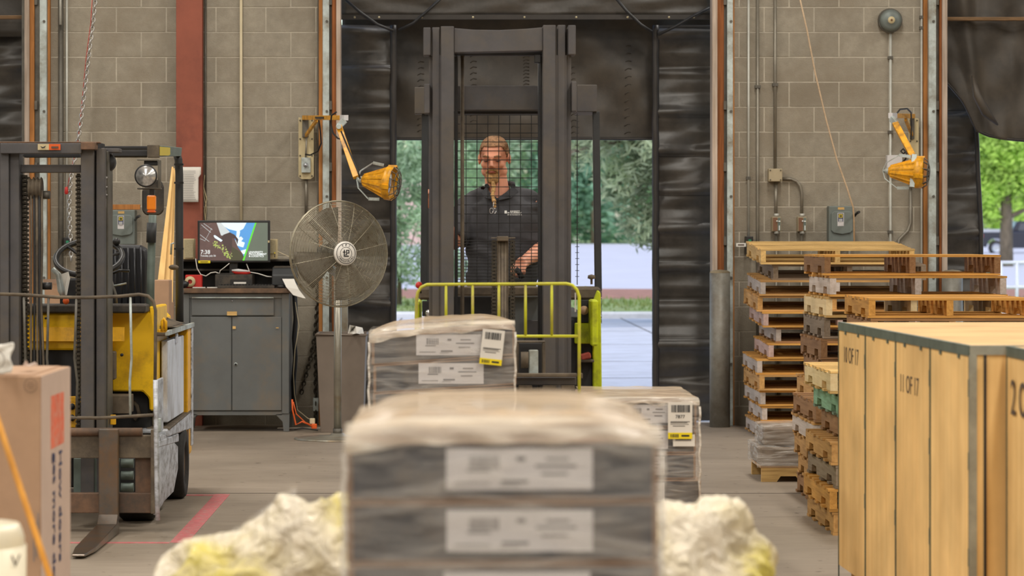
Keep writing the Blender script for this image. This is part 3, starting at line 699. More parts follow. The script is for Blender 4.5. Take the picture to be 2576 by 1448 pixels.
for xx in (2097, 2137): tag(part('conduit', MB().cyl(P(xx, 613, 312), P(xx, 1060, 312), .017, n=8), 'conduit'), 'grey conduit under the %s end of the right disconnect switch' % ('left' if xx < 2110 else 'right'), 'pipe')
# cord from the ceiling to the right disconnect
tag(part('hanging_rope', MB().tube([P(2006,-30,318), P(2030,75,317), P(2050,180,317), P(2078,300,316), P(2105,400,316), P(2130,470,316), P(2146,520,316), P(2148,545,315), P(2149,620,315)], .0065, n=6), 'rope'), 'thin tan pull cord slanting down to the right disconnect switch', 'cord')
# alarm bell
bl = thing('alarm_bell', 'round grey alarm bell high on the right wall', 'bell', P(2239,52,310))
bc = P(2239,52,310)
part('gong', MB().lathe([(.0,-.075),(.03,-.075),(.034,-.07),(.06,-.066),(.082,-.055),(.088,-.04),(.09,-.02),(.084,-.018)], bc, (0,1,0), 28), 'grey_box', bl)
part('back_plate', MB().lathe([(.097,-.02),(.1,-.012),(.1,.01)], bc, (0,1,0), 28).lathe([(.0,-.02),(.097,-.02)], bc, (0,1,0), 28), 'galv_dark', bl)
part('centre_disc', MB().lathe([(.0,-.082),(.026,-.08),(.03,-.074)], bc, (0,1,0), 16), 'beige_plastic', bl)
part('bolt', MB().lathe([(.0,-.09),(.009,-.088),(.009,-.08)], bc, (0,1,0), 8), 'brown_plate', bl)
# green push button boxes
for lb, xc, yt, yb in (('green push button box with a white tag at the end of the right wall', 1886, 594, 640), ('green push button box half hidden behind the forklift mast', 169, 597, 625)):
    t = thing('button_box', lb, 'switch', P(xc, yb, 313))
    part('housing', MB().pb(xc-9, yt, xc+9, yb, 313, WY-YY(313)-.002), 'black_plastic', t, bevel=.004, seg=2)
    for yy in (yt+8, yt+17): part('button', MB().pb(xc-3, yy, xc+4, yy+6.5, 313.5, .012), 'green_btn', t)
    if xc > 1000: part('tag', MB().pb(1852, 611, 1877, 620, 312.6, .003), 'paper', t); part('lettering', MB().pb(1856, 614, 1872, 617, 312.7, .002), 'ink_soft', t)
# chains of the door hoist at left (two hanging lengths)
def chain(label, pts, s, link=.046, r=.006, m_='chain_galv', group=None):
    q = [P(a, b, s) for a, b in pts]; mb = MB(); L = 0
    segs = []
    for a, b in zip(q, q[1:]): segs.append((a, b, (b-a).length))
    tot = sum(x[2] for x in segs); n = int(tot/(link*.74)); k = 0
    for i in range(n):
        d = (i+.5)/n*tot
        for a, b, l in segs:
            if d <= l: c = a+(b-a)*(d/l); t = (b-a).normalized(); break
            d -= l
        sd_ = Vector((0, 1, 0)) if i % 2 else Vector((1, 0, 0)); sd_ = (sd_-t*sd_.dot(t)).normalized()
        ring = [c+t*(math.cos(x)*link*.5)+sd_*(math.sin(x)*link*.3) for x in [2*math.pi*j/8 for j in range(8)]]
        mb.tube(ring, r, n=4, closed=True)
    o = part('hoist_chain', mb, m_); tag(o, label, 'chain', group); return o
chain('bright galvanised hoist chain hanging slantwise over the left block wall', [(242,-20),(234,60),(222,150),(212,240),(200,330),(188,400),(178,450),(174,520),(178,600),(180,655)], 318)
rcd = part('pull_string', MB().tube([P(233,-20,318), P(228,60,318), P(216,150,318), P(206,260,318), P(197,350,318), P(176,440,318), P(168,480,318)], .003, n=5), 'red_paint'); tag(rcd, 'thin red string with a small red end running beside the hoist chain', 'cord')
part('handle', MB().lathe([(.008,-.03),(.016,-.02),(.013,.02),(.005,.03)], P(167,479,318.5), (0,0,1), 10), 'red_paint', rcd)
tag(part('cord_hook', MB().tube([P(153,282,310),P(151,300,310),P(155,312,310),P(153,330,310),P(158,340,310),P(157,347,310),P(153,345,310)], .005, n=6), 'rope'), 'short frayed tan cord on the cable bundle at left', 'cord')
for lb, pts in (('dark chain hanging down the wall left of the waste bin', [(800,640),(798,770),(793,840),(782,900),(768,950),(758,990)]), ('dark chain hanging straight beside the waste bin', [(803,640),(801,770),(797,840),(795,900),(794,960),(795,1062)])):
    chain(lb, pts, 309.6, m_='chain_steel')
# steel column
col_ = thing('steel_column', 'rust red painted steel column in front of the left block wall', 'column', (S(475,311), 22.5, 0))
fs = 312.6
part('flange', MB().box(S(443,fs), S(509,fs), YY(fs), YY(fs)+.014, 0, 6.9), 'column_red', col_, bevel=.002)
part('web', MB().box(S(474,fs), S(479,fs), YY(fs)+.014, YY(fs)+.085, 0, 6.9), 'column_red', col_)
part('rear_flange', MB().box(S(443,fs), S(509,fs), YY(fs)+.085, YY(fs)+.097, 0, 6.9), 'column_red', col_)
pn = thing('paper_notice', 'curled printed paper sheet hanging on the red column', 'paper', P(480,508,313.6))
ps = 313.6
part('sheet', MB().grid(lambda u, v: (S(458+(48 if v < .3 else 42)*u*(1), ps)-.0, YY(ps)-.01-.02*math.sin(u*2.4)*v-.01*u, ZZ(420+88*v, ps)), 8, 10), 'paper', pn, solid=.001)
ln = MB()
for i in range(17): ln.pb(461, 430+i*4.4, 490+random.randint(-4, 4), 431+i*4.4, ps+.6, .001, -.035)
part('printed_lines', ln, 'ink_grey', pn)
tag(part('wire_tangle', MB().tube([P(512,470,309.5),P(520,500,309.5),P(514,530,309.5),P(518,560,309.5),P(512,650,309.5)], .004, n=5).tube([P(515,440,309.5),P(511,480,309.5),P(519,520,309.5),P(511,640,309.5)], .003, n=5), 'beige_plastic'), 'thin pale wires hanging beside the red column', 'cord')
# leaning planks and carton beside the column
t = thing('plank_stack', 'pale wooden planks leaning upright behind the yellow forklift', 'planks', P(405,760,345))
for i, (xb, xb2, xt, xt2, dy) in enumerate(((390,408,432,436,0),(404,424,434,439,.02),(418,434,437,441,.04))):
    s_ = 345-i
    part('plank', MB().add([P(xb,760,s_), P(xb2,760,s_), P(xt2,419+i*4,s_-6), P(xt,419+i*4,s_-6)]+[P(xb,760,s_)+Vector((0,.02,0)), P(xb2,760,s_)+Vector((0,.02,0)), P(xt2,419+i*4,s_-6)+Vector((0,.02,0)), P(xt,419+i*4,s_-6)+Vector((0,.02,0))], [(0,1,2,3),(7,6,5,4),(0,4,5,1),(1,5,6,2),(2,6,7,3),(3,7,4,0)]), 'crate_ply', t)
tag(part('planks_base', MB().pb(392,760,434,1124,345,.1), 'cardboard'), 'tall tan carton under the leaning planks', 'box')
ct = thing('carton', 'brown cardboard carton standing behind the yellow forklift beside the planks', 'box', P(408,1120,352))
part('side', MB().pb(388,704,425,1134,352,.22), 'cardboard', ct, bevel=.004)
ct2 = thing('carton', 'brown cardboard carton seen between the forklift mast and steering wheel', 'box', P(145,1090,330))
part('side', MB().pb(112,705,160,1100,330,.3), 'cardboard', ct2, bevel=.004)
part('flap', MB().pb(108,702,160,712,331,.02), 'cardboard_edge', ct2)
# ---------------------------------------------------------------- dock lights
def dlight(label, plate, arm, knee, tip, head, mirror=1):
    t = thing('dock_light', label, 'lamp', P((plate[0]+plate[2])/2, plate[3], 309.5))
    s0 = 311
    x0, ya, x1, yb = plate
    pl = part('wall_plate', MB().prism([(S(x0,s0),ZZ(ya,s0)),(S(x1,s0),ZZ(ya+4,s0)),(S(x1,s0),ZZ(yb-6,s0)),(S(x1-8*mirror,s0),ZZ(yb,s0)),(S(x0+8*mirror,s0),ZZ(yb,s0)),(S(x0,s0),ZZ(yb-6,s0))], 'y', YY(s0), YY(s0)+.02), 'beige_plastic', t)
    bb = MB()
    for fy in (.05, .35, .62, .95):
        for xx in (x0+4*mirror, x1-4*mirror): bb.ball(P(xx, ya+(yb-ya)*fy, s0+.2), .007, 6, 4)
    part('bolt', bb, 'galv_dark', pl, kind='stuff')
    return t, s0
# left light: arm runs right and toward the room
t, s0 = dlight('yellow jointed dock light on the left wall, its ribbed head hanging over the dark curtain', (751,295,789,450), None, None, None, None)
a0 = P(764,296,312); a1 = P(868,296,338)
part('upper_arm', MB().bar(a0, a1, .028, .036), 'yellow_lamp', t, bevel=.002)
part('pivot_post', MB().box(S(764,312)-.012, S(776,312), YY(312)-.01, YY(311), ZZ(345,312), ZZ(290,312)), 'galv_dark', t, bevel=.002)
part('brace', MB().bar(P(797,302,318), P(770,340,312.5), .02, .03), 'yellow_lamp', t, bevel=.002)
part('arm_end', MB().bar(P(860,296,336), P(871,296,338.6), .032, .04), 'paper_label', t)
part('arm_label', MB().bar(P(797,296,319.8), P(818,296,324.8), .030, .016), 'black_plastic', t)
part('knuckle', MB().bar(P(868,302,339), P(852,318,339), .03, .045).cyl(P(852,318,341), P(852,318,337), .02, n=12), 'galv', t, bevel=.002)
k0 = P(853,318,340); k1 = P(896,446,345)
part('lower_arm', MB().bar(k0, k1, .045, .03, up=(0,1,0)), 'yellow_lamp', t, bevel=.002)
hc_ = P(912,452,345); hd = Vector((.92, -.25, -.12)).normalized()   # lamp head axis
def lamp_head(t, apex, axis, R0=.125, L=.235, yoke_from=None, ps_=1):
    u = axis.orthogonal().normalized(); v = axis.cross(u).normalized()
    sh_ = part('reflector', MB().lathe([(.02,-.01),(.03,.0),(.045,.02),(R0*.82,L*.72),(R0*.98,L*.78),(R0,L*.8),(R0,L),(R0*.93,L),(R0*.9,L*.84),(.03,.03)], apex, axis, 28), 'yellow_lamp', t)
    rb = MB()
    for k in range(12):
        a = 2*math.pi*k/12; d = u*math.cos(a)+v*math.sin(a)
        rb.bar(apex+axis*.01+d*.04, apex+axis*L*.76+d*(R0*.88), .009, .012)
    part('rib', rb, 'yellow_lamp', sh_, kind='stuff')
    part('rear_cap', MB().lathe([(.0,-.045),(.012,-.045),(.014,-.03),(.024,-.02),(.026,.0)], apex, axis, 12), 'galv', t)
    gd = MB()
    for k in range(6):
        a = math.pi*k/6; d = u*math.cos(a)+v*math.sin(a)
        gd.tube([apex+axis*L+d*(R0*x)+axis*(.05*math.sqrt(max(0, 1-x*x))) for x in (-1, -.8, -.4, 0, .4, .8, 1)], .0035, n=5)
    for rr in (.4, .75): gd.tube([apex+axis*(L+.05*math.sqrt(1-rr*rr))+(u*math.cos(2*math.pi*k/16)+v*math.sin(2*math.pi*k/16))*(R0*rr) for k in range(16)], .0035, n=5, closed=True)
    part('wire_guard', gd, 'galv_dark', t)
    part('lens', MB().lathe([(.0,L-.02),(R0*.5,L-.024),(R0*.9,L-.04)], apex, axis, 20), 'lamp_glass', t)
    for k in range(3):
        a = 2*math.pi*k/3+.5; d = u*math.cos(a)+v*math.sin(a)
        part('latch', MB().bar(apex+axis*(L*.74)+d*(R0*1.02), apex+axis*(L*1.02)+d*(R0*1.06), .03, .012, up=d), 'yellow_lamp', t)
    c = apex+axis*L*.62; side = ps_*(axis.cross(Vector((0,1,0))).normalized())
    yk = [c+side*R0*1.0, c+side*R0*1.06-axis*L*.35, c+side*R0*.5-axis*(L*.72), c-axis*(L*.8), c-side*R0*.5-axis*(L*.72), c-side*R0*1.06-axis*L*.35, c-side*R0*1.0]
    ym = MB()
    for a, b in zip(yk, yk[1:]): ym.bar(a, b, .022, .006, up=axis)
    part('yoke', ym, 'galv', t)
lamp_head(t, hc_+Vector((.0,0,0)), hd)
part('power_cord', MB().tube([P(846,282,338),P(834,290,336),P(832,310,335),P(838,335,336),P(850,348,338),P(862,350,340)], .0065, n=6), 'cable_black', t)
part('power_cord', MB().tube([P(802,300,318),P(806,330,317),P(808,360,316),P(800,380,315),P(780,390,314),P(768,388,313)], .0065, n=6), 'cable_black', t)
part('stub_conduit', MB().tube([P(771,345,312), P(770,375,312), P(769,396,312)], .008, n=8), 'conduit', t)
part('arm_cord', MB().tube([P(858,330,342),P(885,395,345),P(900,430,346),P(906,450,346)], .006, n=6), 'cable_black', t)
sb = facebox('light_switch', 'grey toggle switch box on the beige plate of the left dock light', 'switch', 758, 396, 781, 434, 312.5, .05, 'galv')
part('toggle', MB().ball(P(769,415,313.4), .02, 10, 6).bar(P(764,414,313.8), P(776,416,313.8), .01, .012), 'steel_shiny', sb)
# right light
t, s0 = dlight('yellow jointed dock light on the right wall beneath the alarm bell', (2286,294,2311,468), None, None, None, None)
part('upper_arm', MB().bar(P(2298,292,313), P(2243,291,333), .028, .036), 'yellow_lamp', t, bevel=.002)
part('arm_end', MB().bar(P(2252,290.5,331), P(2240,290.5,334), .032, .04), 'paper_label', t)
part('brace', MB().bar(P(2278,300,318), P(2294,338,312.5), .02, .03), 'yellow_lamp', t, bevel=.002)
part('pivot_post', MB().box(S(2290,312), S(2300,312), YY(312)-.01, YY(311), ZZ(350,312), ZZ(288,312)), 'galv_dark', t, bevel=.002)
part('knuckle', MB().bar(P(2243,298,334), P(2256,312,335), .03, .045), 'galv', t, bevel=.002)
part('lower_arm', MB().bar(P(2252,310,335), P(2296,392,340), .045, .03, up=(0,1,0)), 'yellow_lamp', t, bevel=.002)
lamp_head(t, P(2236,430,340), Vector((.95,-.2,-.06)).normalized(), R0=.115, L=.25)
part('hanger', MB().bar(P(2300,388,341), P(2294,470,342), .012, .035, up=(1,0,0)), 'galv', t)
part('power_cord', MB().tube([P(2228,431,339),P(2240,426,338),P(2262,416,338),P(2278,400,339),P(2281,385,339),P(2272,374,338),P(2266,380,338),P(2272,386,338),P(2284,380,338)], .0065, n=6), 'cable_black', t)
part('power_cord', MB().tube([P(2256,285,331),P(2264,275,329),P(2282,273,325),P(2292,283,320),P(2293,310,316),P(2292,350,314)], .0065, n=6), 'cable_black', t)
facebox('light_switch', 'pale grey switch cover behind the right dock light head', 'switch', 2232, 390, 2270, 432, 311.5, .04, 'paper_label')
# ---------------------------------------------------------------- bollards
for lb, px, s_ in (('grey steel bollard at the right side of the doorway', 1808.5, 314.5), ('grey steel bollard behind the pallets by the right doorway', 2391, 314.5)):
    c_ = Vector((S(px,s_), YY(s_)-.08, 0)); t = thing('bollard', lb, 'bollard', c_)
    part('pipe', MB().cyl(c_, c_+Vector((0,0,1.24)), .083, n=32), 'bollard', t)
    part('concrete_cap', MB().lathe([(.083,1.24),(.08,1.252),(.055,1.262),(0,1.268)], c_, n=24), 'bollard_cap', t)
# ---------------------------------------------------------------- work cabinet and everything on it
ks = 320.0; ky = YY(ks)
cb = thing('work_cabinet', 'grey steel two door cabinet with a drawer under the computer monitor', 'cabinet', (S(595,ks), ky+.27, 0))
part('carcass', MB().box(S(462,ks), S(726,ks), ky+.012, ky+.56, ZZ(1040,ks), ZZ(737,ks)), 'cab_grey', cb, bevel=.003)
part('top_rail', MB().pb(462,738,727,750,ks,.03), 'cab_grey', cb, bevel=.002)
for a in (458, 709): part('corner_post', MB().pb(a,738,a+18,1040,ks+.1,.03), 'cab_grey', cb, bevel=.002)
dr = part('drawer', MB().pb(482,750,689,793,ks+.15,.03), 'cab_grey', cb, bevel=.003)
part('drawer_lip', MB().pb(483,747,688,749.5,ks+.5,.02), 'galv', dr)
part('lock', MB().lathe([(.0,-.008),(.009,-.006),(.01,0)], P(584,756,ks+.15), (0,1,0), 12), 'steel_shiny', dr)
part('label_holder', MB().pb(571,783,596,793,ks+.4,.003), 'board_new', dr)
for a, b in ((479, 582), (584, 708)):
    d = part('door', MB().pb(a,797,b,1032,ks+.15,.028), 'cab_grey', cb, bevel=.003)
    if a > 500:
        part('keyhole_plate', MB().lathe([(.0,-.003),(.014,-.003),(.014,0)], P(593,916,ks+.15), (0,1,0), 14), 'galv', d)
        part('keyhole', MB().lathe([(.0,-.006),(.009,-.005),(.009,0)], P(593,916,ks+.2), (0,1,0), 12), 'ink_black', d)
        part('tape_scrap', MB().pb(585,820,593,827,ks+.3,.002).pb(694,823,701,825.5,ks+.3,.002), 'board_new', d)
part('bottom_rail', MB().pb(477,1034,710,1044,ks,.03), 'cab_grey', cb, bevel=.002)
for a, sg in ((460, 1), (711, -1)):
    for dy in (0, .5):
        x0, x1 = S(a,ks), S(a+17,ks); xa, xb = (x0, x1)
        pts = [(x0, ZZ(1040,ks)), (x1, ZZ(1040,ks)), (x1-.005, ZZ(1085,ks)+.003), (x0+.005, ZZ(1085,ks)+.003)]
        if sg > 0: pts = [(x0, ZZ(1040,ks)), (x1+.06, ZZ(1042,ks)), (x1, ZZ(1060,ks)), (x1-.01, .003), (x0+.005, .003)]
        else: pts = [(x0-.055, ZZ(1042,ks)), (x1, ZZ(1040,ks)), (x1-.003, .003), (x0+.008, .003), (x0, ZZ(1060,ks))]
        part('leg', MB().prism(pts, 'y', ky+dy, ky+dy+.035), 'cab_grey', cb)
part('worktop', MB().pb(450,725,736,737,ks+.6,.62), 'worktop', cb, bevel=.003)
WZ = ZZ(725, ks+.6)
rs_ = 316.0
rz = thing('monitor_riser', 'black two tier shelf standing at the back of the cabinet top', 'shelf', (S(600,rs_), YY(rs_), WZ))
X0, X1 = S(452,rs_), S(738,rs_)
for yy in (652, 676): part('shelf_board', MB().box(X0, X1, YY(rs_)-.03, YY(rs_)+.12, ZZ(yy+5,rs_), ZZ(yy,rs_)), 'dusty_black', rz, bevel=.002)
for xx in (X0, X1-.02): part('side_board', MB().box(xx, xx+.02, YY(rs_)-.03, YY(rs_)+.12, WZ, ZZ(652,rs_)), 'cab_dark', rz)
part('back_board', MB().box(X0, X1, YY(rs_)+.11, YY(rs_)+.125, WZ, ZZ(652,rs_)), 'cab_dark', rz)
RZ = ZZ(652, rs_)
# monitor
ms = 318.9; my = YY(ms)
mo = thing('computer_monitor', 'wide computer monitor showing a lock screen at 7:38 on the grey cabinet', 'monitor', (S(588,ms), my+.03, WZ))
part('bezel', MB().pb(497,554,679,660,ms,.045), 'black_plastic', mo, bevel=.006, seg=2)
sf = ms*my/(my-.001)
sx0, sy0, sx1, sy1 = 502.5, 560, 673.5, 655
def sp(pts, m_, k, nm='picture'):
    return part(nm, MB().prism([(S(a,sf), ZZ(b,sf)) for a, b in pts], 'y', my-.001-k*.0004, my), m_, scr)
scr = part('screen', MB().pb(sx0, sy0, sx1, sy1, sf, .001), 'scr_sky', mo)
sp([(550,560),(620,560),(612,575),(600,582),(575,576)], 'scr_glow', 1, 'sun_glow')
sp([(502.5,560),(552,560),(565,578),(578,592),(590,600),(598,620),(612,640),(610,655),(502.5,655)], 'scr_brick', 2, 'brick_wall')
sp([(545,560),(556,560),(578,583),(568,592),(556,592)], 'scr_line', 3, 'facade')
sp([(562,590),(578,584),(590,590),(600,602),(597,614),(592,600),(584,598),(584,630),(570,634),(556,600)], 'scr_brick2', 4, 'tower')
sp([(537,592),(541,591),(560,604),(556,608),(540,598)], 'scr_glow', 5, 'awning')
for a, b, c, d in ((503,575,532,562),(503,590,526,608),(506,565,530,585),(512,562,534,578),(516,604,532,574),(503,600,516,606)):
    sp([(a,b),(a+.9,b-.5),(c+.9,d-.5),(c,d)], 'scr_line', 3.5, 'window_frame')
sp([(584,620),(600,630),(614,645),(612,655),(580,655)], 'scr_bush', 6, 'hedge')
lf = MB(); rr_ = random.Random(4)
for k in range(60):
    t_ = rr_.random(); a = 538+t_*44+rr_.uniform(-6,6); b = 606+t_*40+rr_.uniform(-9,9)
    if 536 < a < 584 and 604 < b < 653: q = P(a,b,sf); lf.lathe([(0,-.001),(rr_.uniform(.003,.0075),-.001)], (q.x, my-.0035, q.z), (0,1,0), 8)
part('blossom', lf, 'scr_leaf', scr, kind='stuff')
for cl in ([(590,606),(606,594),(612,600),(604,610)], [(585,612),(600,604),(616,610),(612,622),(598,618)], [(596,576),(604,582),(600,606),(594,598)], [(600,632),(620,626),(616,638),(606,640)]): sp(cl, 'scr_glow', 1.5, 'cloud')
sp([(642,560),(673.5,560),(673.5,655),(610,655)], 'scr_grey', 7, 'side_panel')
sp([(641.5,560),(645.5,560),(614.5,655),(610,655)], 'scr_green', 8, 'green_stripe')
ty = my-.0055
def stx(s_, px, py, hpx, m_='scr_white', al='LEFT', bold=.0, sx=1): text(s_, 'lettering', hpx/ms*1.35, m_, scr, (S(px,sf), ty, ZZ(py,sf)), align=al, ext=.0002, bold=bold, sx=sx)
stx('7:38', 504.5, 634, 10.5); stx('Tuesday, July 26', 504.5, 643, 4.6, sx=.95)
stx('UNIVERSITY', 626, 634, 4.9, bold=.0004); stx('PROCUREMENT', 626, 639, 4.9, bold=.0004, sx=.95); stx('& LOGISTICS', 626, 644, 4.9, bold=.0004)
part('asset_sticker', MB().pb(499,655,529,661.5,ms+.15,.002), 'tag_yellow', mo)
part('sticker_print', MB().pb(504,657.4,523,658.9,ms+.2,.002), 'ink_soft', mo)
part('side_mark', MB().pb(674,604.5,678,610,ms+.05,.002), 'beige_plastic', mo)
part('stand_neck', MB().pb(577,655,598,689,ms-.6,.04), 'black_plastic', mo, bevel=.003)
part('stand_foot', MB().box(S(545,ms), S(628,ms), my+.0, my+.14, ZZ(690,319.6)+.001, ZZ(687,319.6)), 'dusty_black', mo, bevel=.003)
# speakers
for lb, x0, x1, y0_, y1_ in (('beige desktop speaker left of the monitor', 461, 489, 600, 652), ('beige desktop speaker with a yellow light right of the monitor', 676, 698, 601, 651)):
    t = thing('speaker', lb, 'speaker', P((x0+x1)/2, y1_, 317))
    part('cabinet', MB().pb(x0,y0_,x1,y1_,317,.1), 'beige_plastic', t, bevel=.005, seg=2)
    if x0 < 500: part('grille', MB().pb(x0+3,y0_+3,x1-3,y1_-4,317.25,.004), 'beige_mesh', t)
    else:
        part('grille', MB().pb(x0+3,y0_+3,x1-5,y1_-14,317.25,.004), 'beige_mesh', t)
        part('power_light', MB().ball(P(691,636,317.4), .006, 8, 6), 'tag_yellow', t)
        for yy in (641, 645): part('knob', MB().ball(P(691,yy,317.4), .005, 8, 6), 'ink_black', t)
# desktop computer under the monitor
pc = thing('desktop_computer', 'black desktop computer case lying under the monitor', 'computer', P(588,722,319.6))
part('case', MB().box(S(541,319.6), S(634,319.6), YY(319.6), YY(319.6)+.3, WZ, ZZ(690,319.6)), 'dusty_black', pc, bevel=.004)
part('front_panel', MB().pb(579,703,634,716,319.65,.004), 'black_plastic', pc)
part('white_label', MB().pb(588,709,619,713.5,319.7,.003), 'paper', pc)
# snack bag on the case
sb_ = part('snack_bag', MB().tube([P(584,682,319.3),P(592,683,319.3),P(605,684,319.3),P(620,685,319.3),P(630,686,319.3)], .02, n=10, radii=[.006,.02,.022,.02,.006]), 'red_paint')
tag(sb_, 'small red and silver snack bag lying on the desktop computer', 'bag')
part('shiny_end', MB().tube([P(583,679.5,319.5),P(600,680,319.5),P(626,682,319.5)], .012, n=8, radii=[.005,.013,.006]), 'paper_label', sb_)
kb = thing('keyboard', 'dusty black keyboard in front of the desktop computer', 'keyboard', P(600,727,324))
part('base', MB().box(S(548,320.4), S(690,320.4), YY(320.4), YY(320.4)+.06, WZ, WZ+.022), 'dusty_black', kb, bevel=.003)
kk = MB()
for i in range(18):
    for j in range(4): kk.box(S(551,320.4)+i*.0238, S(551,320.4)+i*.0238+.019, YY(320.4)+.004+j*.0135, YY(320.4)+.015+j*.0135, WZ+.022, WZ+.032)
part('keys', kk, 'black_plastic', kb, kind='stuff')
tag(part('computer_mouse', MB().ball((S(706,320.4), YY(320.4)+.01, WZ+.014), (.03,.022,.015), 14, 8), 'black_plastic'), 'black computer mouse right of the keyboard', 'mouse')
pr = thing('label_printer', 'dark grey label printer with a paper strip hanging out', 'printer', P(715,724,319.8))
s_ = 319.4; yq = YY(s_)
part('body', MB().prism([(yq-.0,WZ+.02),(yq-.0,ZZ(692,s_)),(yq+.05,ZZ(676,s_)),(yq+.08,ZZ(671,s_)),(yq+.18,ZZ(671,s_)),(yq+.18,WZ+.02)], 'x', S(684,s_), S(746,s_)), 'guard_black', pr, bevel=.008, seg=2)
part('lid', MB().prism([(yq+.06,ZZ(673.5,s_)),(yq+.09,ZZ(669,s_)),(yq+.17,ZZ(669,s_)),(yq+.17,ZZ(672,s_))], 'x', S(688,s_), S(742,s_)), 'dusty_black', pr)
part('paper_slot', MB().pb(706,700,742,703,s_+.05,.004), 'ink_black', pr)
part('foot', MB().box(S(690,s_), S(742,s_), yq+.03, yq+.16, WZ, WZ+.021), 'black_plastic', pr)
part('paper_strip', MB().add([P(710,701,s_+.3), P(740,701,s_+.3), P(744,712,s_+1), P(752,728,s_+2), P(769,750,s_+3), P(762,749,s_+3), P(738,742,s_+2), P(720,722,s_+1.5)], [(0,1,2,7),(7,2,3,6),(6,3,4,5)]), 'paper', pr, solid=.001)
tb = thing('tape_dispenser', 'bright red tape dispenser with a cream roll left of the computer', 'dispenser', P(490,722,320))
part('body', MB().pb(466,691,508,724,319.6,.07), 'red_paint', tb, bevel=.005)
part('roll', MB().lathe([(.018,0),(.042,0),(.042,.03),(.018,.03)], P(478,708,319.8), (0,1,0), 18), 'beige_plastic', tb)
tag(part('black_pouch', MB().ball(P(460,714,319.5), (.055,.05,.033), 14, 8), 'seat_vinyl'), 'black rubber pouch at the left end of the cabinet top', 'pouch')
pens = MB()
for a, b, c, d in ((497,725,516,724),(520,729,546,729),(484,722,500,725)): pens.cyl((S(a,320.4),YY(320.4)+.02,WZ+.005),(S(c,320.4),YY(320.4)+.03,WZ+.005),.005,n=6)
tag(part('paper_scraps', pens, 'paper'), 'pencils and paper slips scattered on the cabinet top', 'pencils', kind='stuff')
def cable(label, pts, s, m_='cable_black', r=.005, name='cable'):
    tag(part(name, MB().tube([P(a,b,s) for a, b in pts], r, n=6), m_), label, 'cable')
cable('white cable looping from the left speaker to the computer', [(492,650),(496,675),(505,690),(518,694),(530,686),(542,684),(553,688)], 318.5, 'paper', .004)
cable('thin pale cable from the monitor down to the power strip', [(577,662),(565,672),(554,680),(552,688)], 319, 'paper', .003)
cable('pale cable running from the monitor to the label printer', [(620,663),(628,684),(650,688),(672,695),(684,696)], 318.5, 'paper', .004)
cable('grey wires trailing from the right speaker to the fan', [(698,632),(715,640),(735,648)], 318, 'pvc', .003)
cable('black cable bundle hanging down the right side of the cabinet', [(741,740),(744,800),(740,850),(743,900),(738,960),(740,1040)], 316, 'cable_black', .02)
cable('thin tan wire beside the black cable bundle', [(743,760),(752,820),(742,880),(738,940),(741,990),(748,1030),(775,1052),(790,1058)], 317.5, 'pvc', .003)
cable('orange extension cord on the floor by the cabinet leg', [(735,1004),(736,1030),(744,1068),(760,1060),(775,1066),(785,1072)], 322, 'orange', .007)
cable('thinner orange cord beside the extension cord', [(738,1010),(745,1040),(768,1062),(784,1070)], 323, 'orange', .004)
cable('dark cord lying on the floor below the cabinet', [(740,1080),(760,1076),(775,1078),(800,1082)], 323, 'cable_black', .005)
pw = thing('power_adapter', 'orange plug with a yellow adapter on the floor beside the waste bin', 'plug', P(790,1079,322))
part('plug', MB().pb(783,1066,797,1078,322,.04), 'orange', pw, bevel=.004)
part('adapter', MB().pb(779,1052,792,1066,321.5,.03), 'pvc', pw, bevel=.004)
tag(part('outlet_box', MB().pb(787,1000,802,1034,310,.05), 'galv', bevel=.004), 'small galvanised outlet box low on the wall by the waste bin', 'box')
# ---------------------------------------------------------------- waste bin
ts = 322.0
wbn = thing('waste_bin', 'tall brown plastic waste bin behind the pedestal fan', 'bin', (S(858,ts), YY(ts)+.25, 0))
x0, x1 = S(795,ts), S(920,ts); b0, b1 = S(806,ts), S(912,ts); yb = YY(ts); tz = ZZ(842,ts)
def shell(x0, x1, y0_, y1_, bx0, bx1, by0, by1, z0, z1, t_=.006):
    o = MB(); 
    A = [(bx0,by0,z0),(bx1,by0,z0),(bx1,by1,z0),(bx0,by1,z0),(x0,y0_,z1),(x1,y0_,z1),(x1,y1_,z1),(x0,y1_,z1)]
    B = [(x0+t_,y0_+t_,z1),(x1-t_,y0_+t_,z1),(x1-t_,y1_-t_,z1),(x0+t_,y1_-t_,z1),(bx0+t_,by0+t_,z0+t_),(bx1-t_,by0+t_,z0+t_),(bx1-t_,by1-t_,z0+t_),(bx0+t_,by1-t_,z0+t_)]
    return o.add(A+B, [(0,3,2,1),(0,1,5,4),(1,2,6,5),(2,3,7,6),(3,0,4,7),(4,5,9,8),(5,6,10,9),(6,7,11,10),(7,4,8,11),(8,9,13,12),(9,10,14,13),(10,11,15,14),(11,8,12,15),(12,13,14,15)])
part('bin_body', shell(x0, x1, yb, yb+.5, b0, b1, yb+.04, yb+.46, 0, tz), 'trash_brown', wbn, bevel=.012, seg=2)
part('rim', MB().tube([(x0,yb,tz),(x1,yb,tz),(x1,yb+.5,tz),(x0,yb+.5,tz)], .011, n=6, closed=True), 'trash_brown', wbn)
tag(part('crumpled_paper', MB().add([P(874,843,321),P(880,817,321),P(895,820,319),P(912,824,320),P(916,842,321),P(897,838,323),P(885,830,318)], [(0,1,6),(1,2,6),(2,3,5),(2,5,6),(3,4,5),(0,6,5)]), 'paper', solid=.002), 'crumpled white paper sticking out of the waste bin', 'paper')
# square steel post behind the fan
tag(part('steel_post', MB().box(S(847,314), S(875,314), YY(314)-.02, YY(314)+.05, 0, ZZ(690,314)), 'steel_pole', bevel=.006), 'square pale steel post behind the fan and above the waste bin', 'post')
